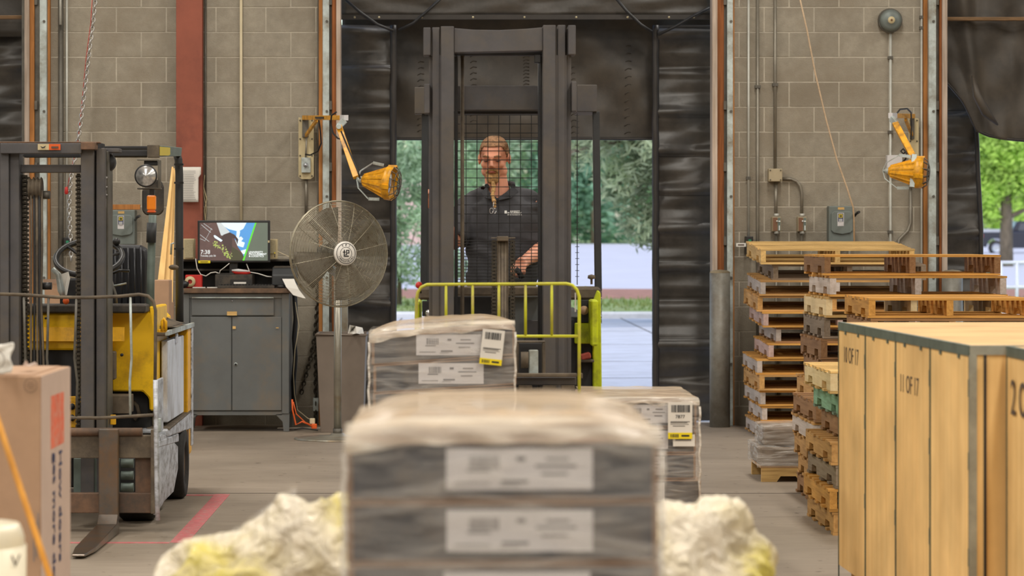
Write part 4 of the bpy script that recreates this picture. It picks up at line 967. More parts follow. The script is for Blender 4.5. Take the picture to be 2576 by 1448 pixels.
# ---------------------------------------------------------------- pedestal fan
fs_ = 345.0
fb = Vector((S(838,fs_), YY(332), 0))
fan = thing('pedestal_fan', 'large round wire cage pedestal fan beside the grey cabinet', 'fan', fb)
part('base', MB().lathe([(0,.045),(.05,.045),(.06,.03),(.3,.014),(.33,.008),(.33,0),(0,0)], fb, n=40), 'steel_pole', fan)
part('pole', MB().cyl(fb+Vector((0,0,.03)), fb+Vector((0,0,ZZ(690,fs_))), .029, n=20), 'steel_pole', fan)
part('collar', MB().cyl(fb+Vector((0,0,.03)), fb+Vector((0,0,.08)), .036, n=20), 'galv_dark', fan)
hcn = P(865,637,fs_); ax = Vector((.42, -1, .02)).normalized(); ax = Vector((.5, -1, .03)).normalized()
hcn = P(852,638,fs_)+Vector((0,0,0))
fr = .385
u_ = Vector((0,0,1)); u_ = (u_-ax*u_.dot(ax)).normalized(); v_ = ax.cross(u_)
def cage(front):
    mb = MB(); sg = 1 if front else -1
    def pt(r, a): 
        bul = .1*math.cos(min(1, r/fr)*math.pi/2)**.8 if front else .1*math.cos(min(1, r/fr)*math.pi/2)**.6
        return hcn+ax*(sg*(.015+bul))+(u_*math.cos(a)+v_*math.sin(a))*r
    nr = 34 if front else 14
    for i in range(nr):
        r = .085+(fr-.085)*i/(nr-1)
        mb.tube([pt(r, 2*math.pi*k/40) for k in range(40)], .0021 if i < nr-1 else .004, n=4, closed=True)
    for k in range(12 if front else 8):
        a = 2*math.pi*k/(12 if front else 8)+.2
        mb.tube([pt(r, a) for r in [.07+(fr-.07)*q/9 for q in range(10)]], .0026, n=4)
    return mb
part('front_grille', cage(True), 'grille_wire', fan)
part('rear_grille', cage(False), 'grille_wire', fan)
part('grille_band', MB().tube([hcn+(u_*math.cos(a)+v_*math.sin(a))*fr for a in [2*math.pi*k/48 for k in range(48)]], .007, n=6, closed=True), 'grille_wire', fan)
bm_ = MB()
for k in range(4):
    a = k*math.pi/2+.4
    def bl(u, v, a=a):
        r = .06+.28*u; w__ = (v-.5)*(1.0+.25*u); ang = a+w__*.95*(1-.25*u)
        return hcn+ax*(.035*math.sin(w__*2.6))+(u_*math.cos(ang)+v_*math.sin(ang))*r
    part('blade', MB().grid(bl, 8, 8), 'fan_blade', fan, solid=.003)
part('hub', MB().lathe([(0,.05),(.06,.045),(.065,-.04),(0,-.05)], hcn, ax, 20), 'cab_dark', fan)
part('motor', MB().cyl(hcn-ax*.07, hcn-ax*.24, .085, .075, n=24), 'cab_dark', fan)
part('yoke', MB().bar(hcn-ax*.16-Vector((0,0,.1)), fb+Vector((0,0,ZZ(694,fs_))), .05, .05, up=(0,1,0)), 'galv_dark', fan)
bc_ = hcn+ax*.118
bdg = part('badge', MB().lathe([(0,.012),(.082,.010),(.088,.0),(.088,-.01)], bc_, ax, 36), 'badge_white', fan)
rt = Vector((1,0,0)); rt = (rt-ax*rt.dot(ax)).normalized(); upv = -(rt.cross(ax)).normalized()
if upv.z < 0: upv = -upv
fc = bc_+ax*.0128
def ringm(r0, r1, n=40):
    vs = []; 
    for k in range(n):
        a = 2*math.pi*k/n; d = u_*math.cos(a)+v_*math.sin(a); vs += [fc+d*r0, fc+d*r1]
    return MB().add(vs, [(2*k, 2*k+1, (2*k+3) % (2*n), (2*k+2) % (2*n)) for k in range(n)])
part('badge_ring', ringm(.072, .076), 'ink_black', bdg); part('badge_ring', ringm(.044, .047), 'ink_black', bdg)
def circ_text(s_, r, a0, a1, size, flip=False):
    for i, ch in enumerate(s_):
        a = a0+(a1-a0)*i/(len(s_)-1) if len(s_) > 1 else a0
        d = rt*math.sin(a)+upv*math.cos(a); up2 = -d if flip else d
        r2 = up2.cross(ax) 
        if r2.dot(rt)*(up2.dot(upv)) < 0 and abs(up2.dot(upv)) > .2: r2 = -r2
        text(ch, 'lettering', size, 'ink_black', bdg, fc+d*r+ax*.0005, right=r2, up=up2, ext=.0003, bold=.0005)
circ_text('TPI', .0595, -.45, .45, .022)
circ_text('INDUSTRIAL', .0595, math.pi+1.15, math.pi-1.15, .016, True)
lg = MB(); nn = ax
def lb_(x0, y0_, x1, y1_):
    q = [fc+nn*.0008+rt*a+upv*b for a, b in ((x0,y0_),(x1,y0_),(x1,y1_),(x0,y1_))]; lg.add(q, [(0,1,2,3)])
lb_(-.018,-.024,-.010,.026); lb_(-.026,.006,-.004,.013); lb_(-.010,-.024,.022,-.016); lb_(0,-.012,.007,.026); lb_(.007,.020,.026,.026); lb_(.019,.004,.026,.020); lb_(.007,.000,.026,.006); lb_(-.006,-.012,.0,-.006)
part('logo', lg, 'ink_black', bdg)
# ---------------------------------------------------------------- lime lift truck in the doorway (axis along the depth), mast front at s=530
a = 530.0; ya = YY(a)
tr = thing('lift_truck', 'tall lime and charcoal stand-up lift truck in the centre doorway with a person aboard', 'lift truck', (S(1262,a), ya+.8, 0))
def tp(nm, mb, m_, bevel=.003, parent=None, **k): return part(nm, mb, m_, parent or tr, bevel=bevel, **k)
FL = 600+H*a
# mast channels
for k, (x0, x1, yt, off, dd) in enumerate(((1087,1106,68,.02,.12),(1109,1142,66,0,.13),(1366,1398,63,0,.13),(1403,1423,62,.02,.12),(1425,1438,70,.05,.10),(1079,1088,139,.05,.10))):
    tp('mast_channel', MB().pb(x0, yt, x1, FL-14, a, dd, off), 'mast')
fi = MB()
for x0, x1 in ((1105.5,1109.5),(1397.5,1403.5),(1422.5,1425.5)): fi.pb(x0, 138, x1, FL-30, a, .06, .02)
tp('channel_web', fi, 'mast', 0)
tp('top_block', MB().pb(1065,69,1083,139,a,.14,.0), 'mast'); tp('top_block', MB().pb(1429,64,1448,138,a,.16,-.02), 'mast')
tp('top_crossbar', MB().prism([(S(1142,a),ZZ(70,a)),(S(1190,a),ZZ(74,a)),(S(1255,a),ZZ(75,a)),(S(1320,a),ZZ(72,a)),(S(1366,a),ZZ(68,a)),(S(1366,a),ZZ(127,a)),(S(1142,a),ZZ(132,a))], 'y', ya+.015, ya+.1), 'mast')
tp('crossbar_shade_strip', MB().pb(1142,128,1366,139,a-6,.06), 'mast_dark')  # dark strip: shade under the top crossbar put into the colour
tp('limit_switch', MB().pb(1344,136,1361,158,a-2,.04), 'black_plastic')
tp('hydraulic_rod', MB().cyl(P(1163,130,a-8), P(1163,FL-40,a-8), .0095, n=10), 'mast_dusty', 0)
tp('hydraulic_rod', MB().cyl(P(1357,158,a-9), P(1357,FL-40,a-9), .008, n=10), 'mast_dark', 0)
for x0, x1 in ((1143,1152),(1359,1366)): tp('inner_rail', MB().pb(x0,140,x1,FL-30,a-5,.07), 'mast_dark')
# second beam and side blocks
b = 520.0
tp('middle_crossbar', MB().pb(1142,215,1366,277,b,.1), 'mast')
tp('middle_crossbar_shade', MB().pb(1142,279,1366,286,b-4,.08), 'mast_dark')  # stands for the shaded underside of the middle crossbar, painted dark
tp('mast_side_block', MB().pb(1067,211,1081,285,a,.13), 'mast'); tp('mast_side_block', MB().pb(1438,205,1450,280,a,.18,-.01), 'mast')
c = 508.0
tp('guard_beam', MB().pb(1043,219,1082,286,c,.12), 'mast'); tp('guard_beam', MB().pb(1452,213,1502,281,c,.40), 'mast')
tp('side_decal', MB().box(S(1502,c)+.001, S(1502,c)+.003, YY(c)+.2, YY(c)+.34, ZZ(255,c), ZZ(228,c)), 'paper')
# overhead guard roof slats run back from the beam
for i in range(7):
    x = S(1060,c)+i*(S(1495,c)-S(1060,c))/6
    tp('guard_slat', MB().box(x-.012, x+.012, YY(c)+.1, YY(c)+1.25, ZZ(232,c), ZZ(222,c)), 'mast_dark')
tp('guard_rear_beam', MB().box(S(1050,c), S(1502,c), YY(c)+1.22, YY(c)+1.3, ZZ(240,c), ZZ(219,c)), 'mast')
tp('guard_post', MB().bar(P(1499,281,c-2), P(1505,732,c-2), .034, .06), 'guard_black')
tp('guard_post', MB().bar(P(1070,286,c-2), P(1066,736,c-2), .034, .06), 'guard_black')
for x_ in (1078, 1445): tp('guard_rear_post', MB().bar((S(x_,c), YY(c)+1.26, ZZ(235,c)), (S(x_,c), YY(c)+1.26, .4), .04, .05), 'guard_black')
# wire mesh between operator and mast
g = 512.0; ms_ = MB()
for i in range(9):
    x = 1145+27.4*i; ms_.cyl(P(x,284,g), P(x,716,g), .0021, n=5, caps=False)
y = 289
ys = []
while y < 612: ys.append(y); y += 22.6
y = 612
while y < 716: ys.append(y); y += 8.2
for y in ys: ms_.cyl(P(1143,y,g+.3), P(1366,y,g+.3), .0021, n=5, caps=False)
ms_.cyl(P(1452,286,g), P(1452,716,g), .0025, n=5, caps=False)
for i in range(28): ms_.cyl(P(1447,290+i*15,g), P(1457,290+i*15,g), .002, n=4, caps=False)
tp('mesh_guard', ms_, 'mast_dark', 0, kind='stuff')
# lift cylinder with chains
h = 534.0
for x in (1255.5, 1264, 1272): tp('lift_hose', MB().cyl(P(x,602,h), P(x,FL-60,h), .0085, n=10), 'mast_dusty', 0)
tp('cylinder_head', MB().pb(1235,597,1297,600,h+1,.06).pb(1250,594,1279,606,h+1.5,.05), 'mast_dusty')
tp('cylinder_guide', MB().pb(1250,604,1253,FL-60,h+.5,.03).pb(1276,604,1279,FL-60,h+.5,.03), 'mast_dusty')
for xa in (1236, 1282):
    ch = MB(); y = 603
    while y < 1000:
        ch.pb(xa+2, y, xa+12, y+5.2, h+.5, .018); ch.pb(xa, y+3.5, xa+3, y+9.5, h+.3, .018); ch.pb(xa+11, y+3.5, xa+14, y+9.5, h+.3, .018); ch.pb(xa+5, y+5, xa+9, y+9, h+.1, .012); y += 9
    tp('leaf_chain', ch, 'chain_steel', 0, kind='stuff')
# load backrest (lime tube frame)
l = 560.0
tp('backrest_frame', MB().tube([P(1048,976,l),P(1047,800,l),P(1048,752,l),P(1051,735,l),P(1060,722,l),P(1074,715.5,l),P(1150,715,l),P(1290,714,l),P(1425,713,l),P(1440,717,l),P(1451,728,l),P(1457,745,l),P(1457,850,l),P(1457,1080,l)], .0075, n=10), 'lime_rail', 0)
for x in (1122, 1189, 1255, 1322, 1388): tp('backrest_bar', MB().cyl(P(x,715,l), P(x,846,l), .0065, n=8), 'lime_rail', 0)
tp('backrest_rail', MB().cyl(P(1048,846,l), P(1457,845,l), .0068, n=8), 'lime_rail', 0)
tp('backrest_rail', MB().pb(1060,939,1452,948,l-1,.04), 'mast_dusty')
tp('rail_decal', MB().pb(1446,736,1449,784,l-1.2,.002), 'paper_label', 0)
tp('carriage_plate', MB().pb(1062,948,1450,968,l-3,.05), 'mast'); tp('carriage_bar', MB().pb(1062,1050,1450,1085,l-3,.05), 'mast')
for x in (1305, 1365, 1412): tp('carriage_hook', MB().pb(x,969,x+34,979,l-2,.06), 'mast_dusty')
tp('camera_block', MB().pb(1299,857,1372,862,552,.06).pb(1299,862,1305,945,552,.06).pb(1364,862,1372,945,552,.06), 'mast_dusty')
tp('carriage_cavity', MB().pb(1305,862,1364,942,546,.03), 'mast_dark')
tp('hydraulic_block', MB().pb(1331,880,1354,940,553,.06), 'galv'); tp('hydraulic_fitting', MB().cyl(P(1320,885,553), P(1320,925,553), .018, n=10), 'mast_dusty', 0)
for x_ in (1120, 1392):
    yq = YY(l)
    tp('fork', MB().prism([(yq-.04, .05),(yq-.04,.62),(yq+.0,.62),(yq+.0,.03),(yq-.3,.03),(yq-.3,.045)], 'x', S(x_-22,l), S(x_+22,l)), 'fork_steel')
# cross members low in the mast
for y0_, y1_ in ((900, 930), (1120, 1160)): tp('mast_cross_member', MB().pb(1142,y0_,1366,y1_,a-8,.05), 'mast_dark')
# body
bs_ = 512.0; by = YY(bs_)
X0, X1 = S(1050,bs_), S(1510,bs_)
tp('chassis', MB().box(X0+.03, X1-.03, by+.02, by+2.2, .09, ZZ(800,bs_)), 'mast_dark', .01)
tp('dash', MB().box(S(1052,bs_), S(1512,bs_), by, by+.3, ZZ(754,bs_), ZZ(722,bs_)), 'mast_dusty', .012)
tp('dash_lip', MB().pb(1150,722,1366,742,518,.1), 'mast_dusty', .004)
tp('front_panel', MB().pb(1142,745,1370,905,bs_+1,.05), 'mast_dark'); tp('front_panel_plate', MB().pb(1320,805,1366,900,515,.03), 'mast')
tp('inner_panel', MB().pb(1285,745,1366,860,514,.03), 'cab_grey')
tp('left_body_panel', MB().pb(1045,762,1056,1240,bs_,.9), 'lime', .006); tp('left_lamp_panel', MB().pb(1062,757,1086,795,bs_,.04), 'mast_dark')
tp('head_lamp', MB().lathe([(0,-.02),(.014,-.018),(.02,0)], P(1080,787,bs_+1), (0,1,0), 14), 'lamp_glass', 0)
tp('right_body_panel', MB().prism([(S(1493,bs_),ZZ(1245,bs_)),(S(1517,bs_),ZZ(1245,bs_)),(S(1511,bs_),ZZ(735,bs_)),(S(1502,bs_),ZZ(728,bs_)),(S(1490,bs_),ZZ(760,bs_))], 'y', by-.01, by+1.3), 'lime', .006)
pnl = tp('right_shoulder', MB().pb(1486,754,1505,870,bs_+9,.22), 'lime', .008)
tp('right_lamp_panel', MB().pb(1460,754,1482,812,bs_+1,.04), 'mast_dark')
tp('head_lamp', MB().lathe([(0,-.02),(.014,-.02),(.018,-.012),(.022,-.012),(.022,0)], P(1469,780,bs_+2), (0,1,0), 14), 'cardboard', 0)
tp('right_step_panel', MB().pb(1446,812,1489,864,bs_+1,.1), 'lime', .004); tp('right_lower_panel', MB().pb(1455,864,1495,1245,bs_-5,.1), 'mast_dark')  # dark lower panel; its top also paints in the shadow on the lime
tp('battery_shelf', MB().pb(1457,905,1495,911,bs_+4,.12), 'mast_dusty'); tp('red_cushion', MB().obox(P(1474,896,bs_+3)+Vector((0,.04,0)), .05, .08, .03, Matrix.Rotation(R(-14), 3, 'Y')), 'red_faded', .006)
tp('side_hinge', MB().pb(1457,938,1466,952,bs_+12,.03), 'mast_dusty')
text('CLARK', 'lettering', .052, 'mast_dark', tr, (S(1517,bs_)-.0015, by+.12, ZZ(772,bs_)), right=(0,0,-1), up=(0,1,0), ext=.001, bold=.001)
tp('dash_knob', MB().lathe([(.006,0),(.006,.025),(.02,.03),(.018,.045),(0,.05)], P(1488,715,508), (0,0,1), 12), 'mast_dusty', 0)
tp('red_knob', MB().ball(P(1054,717,525), .017, 14, 10), 'red_paint', 0); tp('knob_stem', MB().cyl(P(1054,722,525), P(1058,735,518), .006, n=8), 'mast_dark', 0)
tp('operator_platform', MB().box(X0+.05, X1-.05, YY(480), YY(480)+.7, .22, .272), 'mast_dark')
tp('control_console', MB().box(S(1150,495), S(1360,495), YY(495), YY(495)+.16, .6, ZZ(735,495)), 'black_plastic', .01)
tp('control_handle', MB().tube([P(1315,700,488), P(1306,684,488), P(1296,676,488)], .016, n=8), 'black_plastic', 0)
for x_ in (1075, 1482):
    for dy in (.25, 1.7): tp('wheel', MB().lathe([(0,-.05),(.1,-.05),(.115,-.04),(.115,.04),(.1,.05),(0,.05)], (S(x_,bs_), by+dy, .116), (1,0,0), 24), 'rubber', 0)
# ---------------------------------------------------------------- the person on the platform
def remesh(mb, name, vox, smooth=4):
    me = mb.mesh(name); ob = bpy.data.objects.new('tmp', me)
    m1 = ob.modifiers.new('r', 'REMESH'); m1.mode = 'VOXEL'; m1.voxel_size = vox; m1.use_smooth_shade = True
    m2 = ob.modifiers.new('s', 'SMOOTH'); m2.iterations = smooth; m2.factor = .5
    return bake(ob, name)
def del_faces(me, test):
    import bmesh
    bm = bmesh.new(); bm.from_mesh(me)
    dead = [f for f in bm.faces if test(f.calc_center_median())]
    bmesh.ops.delete(bm, geom=dead, context='FACES'); bm.to_mesh(me); bm.free(); return me
q = 470.0
HC = P(1243, 399, q)                       # middle of the head
hr = Matrix.Rotation(R(-9), 3, 'Z') @ Matrix.Rotation(R(9), 3, 'X')
def hl(x, y, z): return HC+hr @ Vector((x, y, z))
b = MB()
def hball(c, r, n=16, m=10):
    k = len(b.v); b.ball((0,0,0), r, n, m)
    for i in range(k, len(b.v)): b.v[i] = tuple(hl(*(Vector(b.v[i])+Vector(c))))
hball((0,.012,.035), (.0755,.095,.084)); hball((0,-.012,-.03), (.064,.078,.082)); hball((0,-.06,-.098), (.034,.03,.024))
for s_ in (-1, 1):
    hball((.045*s_,.0,-.066), (.026,.04,.03)); hball((.038*s_,-.06,-.022), (.026,.026,.024)); hball((.081*s_,.012,-.004), (.009,.018,.031)); hball((.032*s_,-.074,.0), (.018,.014,.012))
    hball((.013*s_,-.098,-.032), (.009,.01,.008))
b.tube([hl(-.048,-.072,.022), hl(-.02,-.089,.02), hl(.02,-.089,.02), hl(.048,-.072,.022)], .012, n=8, radii=[.009,.012,.012,.009])
b.tube([hl(0,-.086,.014), hl(0,-.1,-.012), hl(0,-.108,-.03)], .01, n=8, radii=[.009,.011,.014])
b.tube([hl(-.024,-.083,-.058), hl(0,-.092,-.056), hl(.024,-.083,-.058)], .009, n=8, radii=[.004,.009,.004])
b.tube([hl(0,.015,-.05), P(1250,470,q)+Vector((0,.03,0)), P(1256,505,q)+Vector((0,.05,0))], .06, n=16, radii=[.058,.063,.085])
# torso, legs
def ell(c, rx, ry, rz): b.ball(c, (rx, ry, rz), 20, 12)
TC = P(1264, 560, q)
ell(TC+Vector((0,.04,.0)), .18, .105, .15); ell(P(1264,650,q)+Vector((0,.03,0)), .165, .12, .2); ell(P(1262,725,q)+Vector((0,.04,0)), .17, .115, .14)
SL = P(1176,512,q)+Vector((0,.05,0)); SR_ = P(1352,512,q)+Vector((0,.05,0))
b.tube([SL, SR_], .045, n=12)
EL = P(1142,612,474)+Vector((0,.03,0)); WL = P(1092,522,488); HLc = P(1081,487,490)
ER = P(1383,616,468)+Vector((0,.02,0)); WR = P(1322,655,484); HRc = P(1302,671,488)
b.tube([SL, (SL+EL)/2, EL], .05, n=12, radii=[.046,.048,.042]); b.tube([EL, (EL*.6+WL*.4), WL], .04, n=12, radii=[.041,.045,.028])
b.tube([SR_, (SR_+ER)/2, ER], .05, n=12, radii=[.046,.05,.046]); b.tube([ER, (ER*.6+WR*.4), WR], .04, n=12, radii=[.046,.048,.03])
def hand(wr, hc_, curl):
    d = (hc_-wr).normalized(); side = d.cross(curl).normalized(); palm = wr+d*.06
    b.tube([wr, wr+d*.035, palm+d*.02], .03, n=10, radii=[.027,.034,.034])
    for k, (ln, off) in enumerate(((.07,-.03),(.08,-.01),(.075,.01),(.06,.03))):
        p0 = palm+side*off+d*.01; p1 = p0+d*.03+curl*.008; p2 = p1+d*(ln*.25)+curl*(ln*.4); p3 = p2-d*(ln*.25)+curl*(ln*.3)
        b.tube([p0, p1, p2, p3], .01, n=8, radii=[.0115,.0105,.0095,.008])
    p0 = wr+d*.03+side*(-.03); b.tube([p0, p0+d*.02-side*.025+curl*.02, p0+d*.045-side*.02+curl*.045], .012, n=8, radii=[.014,.0125,.009])
hand(WL, HLc, Vector((.2,-.95,0)).normalized()); hand(WR, HRc, Vector((0,-.3,-.95)).normalized())
for s_, hx in ((-1, 1220), (1, 1304)):
    hp = P(hx,745,q)+Vector((0,.05,0)); kn = Vector((hp.x+.01*s_, hp.y-.03, .78)); an = Vector((hp.x+.02*s_, hp.y+.02, .36))
    b.tube([hp, (hp+kn)/2, kn, (kn+an)/2, an], .08, n=14, radii=[.095,.085,.06,.056,.042])
    b.tube([an, Vector((an.x, an.y-.02, .305)), Vector((an.x, an.y-.16, .30))], .04, n=10, radii=[.042,.038,.028])
pbody = remesh(b, 'person', .0058, 3)
pers = part('person', pbody, 'skin')
tag(pers, 'person in a dark polo shirt standing at the controls behind the wire mesh, looking down', 'person')
# hair
hm = MB(); hm.ball((0,.013,.037), (.0775,.0975,.0885), 40, 30)
for i, vtx in enumerate(hm.v):
    v_0 = Vector(vtx); n_ = mn.noise(v_0*60)*.003; v_0 = v_0+(v_0-Vector((0,.013,.037))).normalized()*n_
    if v_0.z > .105: v_0.z = .105+(v_0.z-.105)*.75
    hm.v[i] = tuple(v_0)
keep = []
for f in hm.f:
    c_ = sum((Vector(hm.v[i]) for i in f), Vector())/len(f)
    hlz = .072 if c_.y < -.055 else (.072-.06*min(1, (c_.y+.055)/.04) if c_.y < .02 else .012-.06*min(1, max(0, (c_.y-.02)/.03)))
    if c_.z > hlz and not (abs(c_.x) > .06 and -.005 < c_.y < .03 and c_.z < .03): keep.append(f)
hm.f = keep; hm.sm = [True]*len(keep); hm.mi = [0]*len(keep); hm.v = [tuple(hl(*v)) for v in hm.v]
part('hair', hm, 'hair', pers, solid=.004)
# goatee, moustache and braided beard
b = MB()
hball((0,-.068,-.098), (.036,.034,.032)); hball((-.024,-.066,-.078), (.014,.02,.026)); hball((.024,-.066,-.078), (.014,.02,.026))
b.tube([hl(-.034,-.076,-.066), hl(-.018,-.089,-.049), hl(0,-.094,-.046), hl(.018,-.089,-.049), hl(.034,-.076,-.066)], .007, n=8, radii=[.006,.008,.007,.008,.006])
p0 = hl(0,-.082,-.125)
for i in range(8):
    t_ = i/7; pp = P(1240+1.5*math.sin(i), 463+t_*40, q)+Vector((0,-.085-.03*t_,0)); b.ball(pp, (.011-.002*t_+.003*(i % 2),.011,.0115), 10, 8)
me = remesh(b, 'beard', .0035, 1); part('beard', me, 'beard', pers)
bt = MB()
for i in range(3): bt.ball(P(1242+i, 506+i*7, q)+Vector((0,-.125,0)), (.012-.002*i,.01,.010), 10, 8)
part('braid_tail', bt, 'beard', pers)
for s_ in (-1, 1):
    part('eyebrow', MB().tube([hl(s_*.014,-.102,.023), hl(s_*.032,-.096,.028), hl(s_*.05,-.082,.022)], .004, n=6, radii=[.004,.005,.003]), 'hair', pers)
    part('eye', MB().tube([hl(s_*.02,-.0885,-.001), hl(s_*.032,-.0905,-.003), hl(s_*.044,-.0845,-.001)], .003, n=6, radii=[.0015,.0034,.0015]), 'eye_dark', pers)
part('mouth', MB().tube([hl(-.024,-.0915,-.06), hl(0,-.1005,-.0585), hl(.024,-.0915,-.06)], .003, n=6, radii=[.001,.0035,.001]), 'lip', pers)
# shirt
b = MB()
def tors(u, v):
    z = ZZ(745,q)+(ZZ(487,q)-ZZ(745,q))*v
    w_ = [.178,.182,.185,.19,.2,.212,.214,.17][min(7, int(v*7.99))]
    w2 = [.182,.185,.19,.2,.212,.214,.17,.10][min(7, int(v*7.99))]; f = v*8-int(min(v*8, 7.999)); w_ = w_+(w2-w_)*min(f, 1)
    a_ = 2*math.pi*u; dep = .138+.012*math.sin(math.pi*(1-v))-.03*max(0, v-.8)/.2
    return (S(1264,q)+w_*math.copysign(abs(math.cos(a_))**.85, math.cos(a_)), YY(q)+.04+dep*math.copysign(abs(math.sin(a_))**.85, math.sin(a_)), z)
k0 = len(b.v); b.grid(tors, 40, 24); n1 = 41
b.f.append(tuple(range(k0, k0+41))[::-1]); b.sm.append(False); b.mi.append(0); b.f.append(tuple(range(k0+24*41, k0+25*41))); b.sm.append(False); b.mi.append(0)
b.ball(P(1264,493,q)+Vector((0,.045,-.01)), (.2,.085,.075), 24, 12)
b.tube([SL+Vector((.02,0,.0)), (SL+EL)/2, SL*.12+EL*.88], .07, n=16, radii=[.07,.074,.068])
b.tube([SR_-Vector((.02,0,.0)), (SR_+ER)/2, SR_*.12+ER*.88], .07, n=16, radii=[.074,.08,.074])
sm_ = remesh(b, 'shirt', .009, 5)
nrm = [v_.normal.copy() for v_ in sm_.vertices]
for vtx, nv_ in zip(sm_.vertices, nrm):
    co = vtx.co; n_ = mn.noise(Vector((co.x*9+co.z*3, co.y*9, co.z*5)))*.012+mn.noise(co*26)*.003
    fold = .006*math.sin((co.x*.8+co.z)*42+3*mn.noise(co*6)) if co.z < ZZ(600,q) else 0
    vtx.co = co+nv_*(n_+fold+.004)
vx, vz = S(1251,q), ZZ(499,q)
del_faces(sm_, lambda c_: (c_.y < YY(q)+.06 and c_.z > vz+abs(c_.x-vx)*.62 and abs(c_.x-vx) < .09) or ((c_.x-S(1255,q))**2+(c_.y-YY(q)-.05)**2 < .082**2 and c_.z > ZZ(484,q)) or ((c_-EL).length < .062) or ((c_-ER).length < .062))
part('shirt', sm_, 'shirt', pers)
cl = MB()
nk = [P(1224,470,q)+Vector((0,-.03,0)), P(1232,484,q)+Vector((0,-.075,0)), P(1250,500,q)+Vector((0,-.105,0)), P(1272,484,q)+Vector((0,-.075,0)), P(1290,468,q)+Vector((0,-.02,0))]
for (i, j_), sg in (((0,1),-1),((1,2),-1),((2,3),1),((3,4),1)):
    o1 = Vector((sg*.028,-.012,-.03)); cl.add([nk[i], nk[j_], nk[j_]+o1*(1 if j_ != 2 else .3), nk[i]+o1*(1 if i != 2 else .3)], [(0,1,2,3)])
cl.tube([P(1290,468,q)+Vector((0,-.02,0)), P(1291,462,q)+Vector((0,.05,0)), P(1262,458,q)+Vector((0,.11,0)), P(1228,462,q)+Vector((0,.07,0)), P(1224,470,q)+Vector((0,-.03,0))], .012, n=8)
part('collar', cl, 'shirt_dark', pers, solid=.004)
text('UNIVERSITY', 'lettering', .0105, 'white_ink', pers, P(1293,532,q)+Vector((0,-.142,0)), bold=.0003); text('PROCUREMENT', 'lettering', .0105, 'white_ink', pers, P(1293,536,q)+Vector((0,-.142,0)), bold=.0003); text('AND LOGISTICS', 'lettering', .0105, 'white_ink', pers, P(1293,540,q)+Vector((0,-.142,0)), bold=.0003)
part('chest_emblem', MB().pb(1268,530,1274,538,q,.002,-.143), 'white_ink', pers)
b = MB()
for s_, hx in ((-1, 1220), (1, 1304)):
    hp = P(hx,735,q)+Vector((0,.05,0)); kn = Vector((hp.x+.01*s_, hp.y-.03, .78)); an = Vector((hp.x+.02*s_, hp.y+.02, .36))
    b.tube([hp, (hp+kn)/2, kn, (kn+an)/2, an], .08, n=14, radii=[.11,.1,.08,.075,.068])
b.ball(P(1262,728,q)+Vector((0,.045,0)), (.185,.13,.13), 20, 12)
part('trousers', remesh(b, 'trousers', .011, 4), 'trousers', pers)
for s_, hx in ((-1, 1220), (1, 1304)):
    ax_ = S(hx,q)+.02*s_; ay_ = YY(q)+.07
    part('shoe', MB().ball((ax_, ay_-.07, .312), (.05,.14,.04), 16, 10), 'black_plastic', pers)
sg_ = part('sunglasses', MB().tube([P(1236+4*math.cos(t), 530+7*math.sin(t), q+5) for t in [i*.6 for i in range(11)]], .0022, n=6).tube([P(1245+3*math.cos(t), 530+7*math.sin(t), q+5) for t in [i*.6 for i in range(11)]], .0022, n=6).tube([P(1240,523,q+5), P(1243,505,q+4.2)], .002, n=6), 'lamp_glass')
tag(sg_, 'folded wire rimmed glasses hooked on the front of the dark polo shirt', 'glasses')
part('wristband', MB().tube([WL*.75+EL*.25+Vector((.03*math.cos(t),.03*math.sin(t),0)) for t in [i*.7 for i in range(9)]], .006, n=6, closed=True), 'pink', pers)
# ---------------------------------------------------------------- yellow forklift at left, mast front at s=480
f = 480.0; fy = YY(f)
fk = thing('forklift', 'worn yellow sit-down forklift with dark mast on the left', 'forklift', (S(132,f), fy+1, 0))
def fp(nm, mb, m_, bevel=.003, parent=None, **k): return part(nm, mb, m_, parent or fk, bevel=bevel, **k)
FB = 600+H*f
for x0, x1, yt, off in ((-60,-38,366,.04),(-36,0,360,.03),(0,22,358,.0),(22,46,358,.03),(203,236,358,0),(240,262,372,.03)):
    fp('mast_channel', MB().pb(x0, yt, x1, FB-40, f, .13, off), 'mast')
fp('channel_web', MB().pb(235,390,241,FB-60,f,.06,.06), 'mast_dark', 0)
fp('mast_side_strip', MB().pb(261,380,272,FB-60,f-3,.2), 'galv_dark')
st_ = MB()
for y0_, y1_ in ((444,448),(448,466),(468,471),(478,488),(488,491),(500,522)): st_.pb(263, y0_, 267 if y1_-y0_ > 8 else 270, y1_, f-2.6, .002)
fp('worn_lettering', st_, 'paper_label', 0, kind='stuff')
fp('mast_top_bar', MB().pb(0,360,205,386,f+1,.08), 'mast'); fp('mast_top_dust', MB().pb(-40,356,250,360,f+.5,.09), 'rust')
fp('mast_top_cap', MB().pb(203,357,240,376,f+2,.1), 'rust')
fp('warning_sticker', MB().pb(95,362,123,377,f+1.4,.002), 'beige_plastic', 0); fp('warning_sticker', MB().pb(123,362,152,377,f+1.4,.002), 'orange', 0)
fp('sticker_mark', MB().prism([(S(101,f+1.6),ZZ(367,f+1.6)),(S(108,f+1.6),ZZ(370,f+1.6)),(S(116,f+1.6),ZZ(366,f+1.6)),(S(112,f+1.6),ZZ(372,f+1.6)),(S(106,f+1.6),ZZ(373,f+1.6))], 'y', YY(f+1.6)-.003, YY(f+1.6)-.001), 'ink_black', 0)
fp('sticker_mark', MB().pb(129,368,147,373,f+1.6,.001), 'rust', 0)
fp('second_crossbar', MB().pb(38,414,203,434,f-3,.08), 'mast'); fp('inner_beam', MB().pb(60,386,200,396,f-8,.05), 'mast_dark')
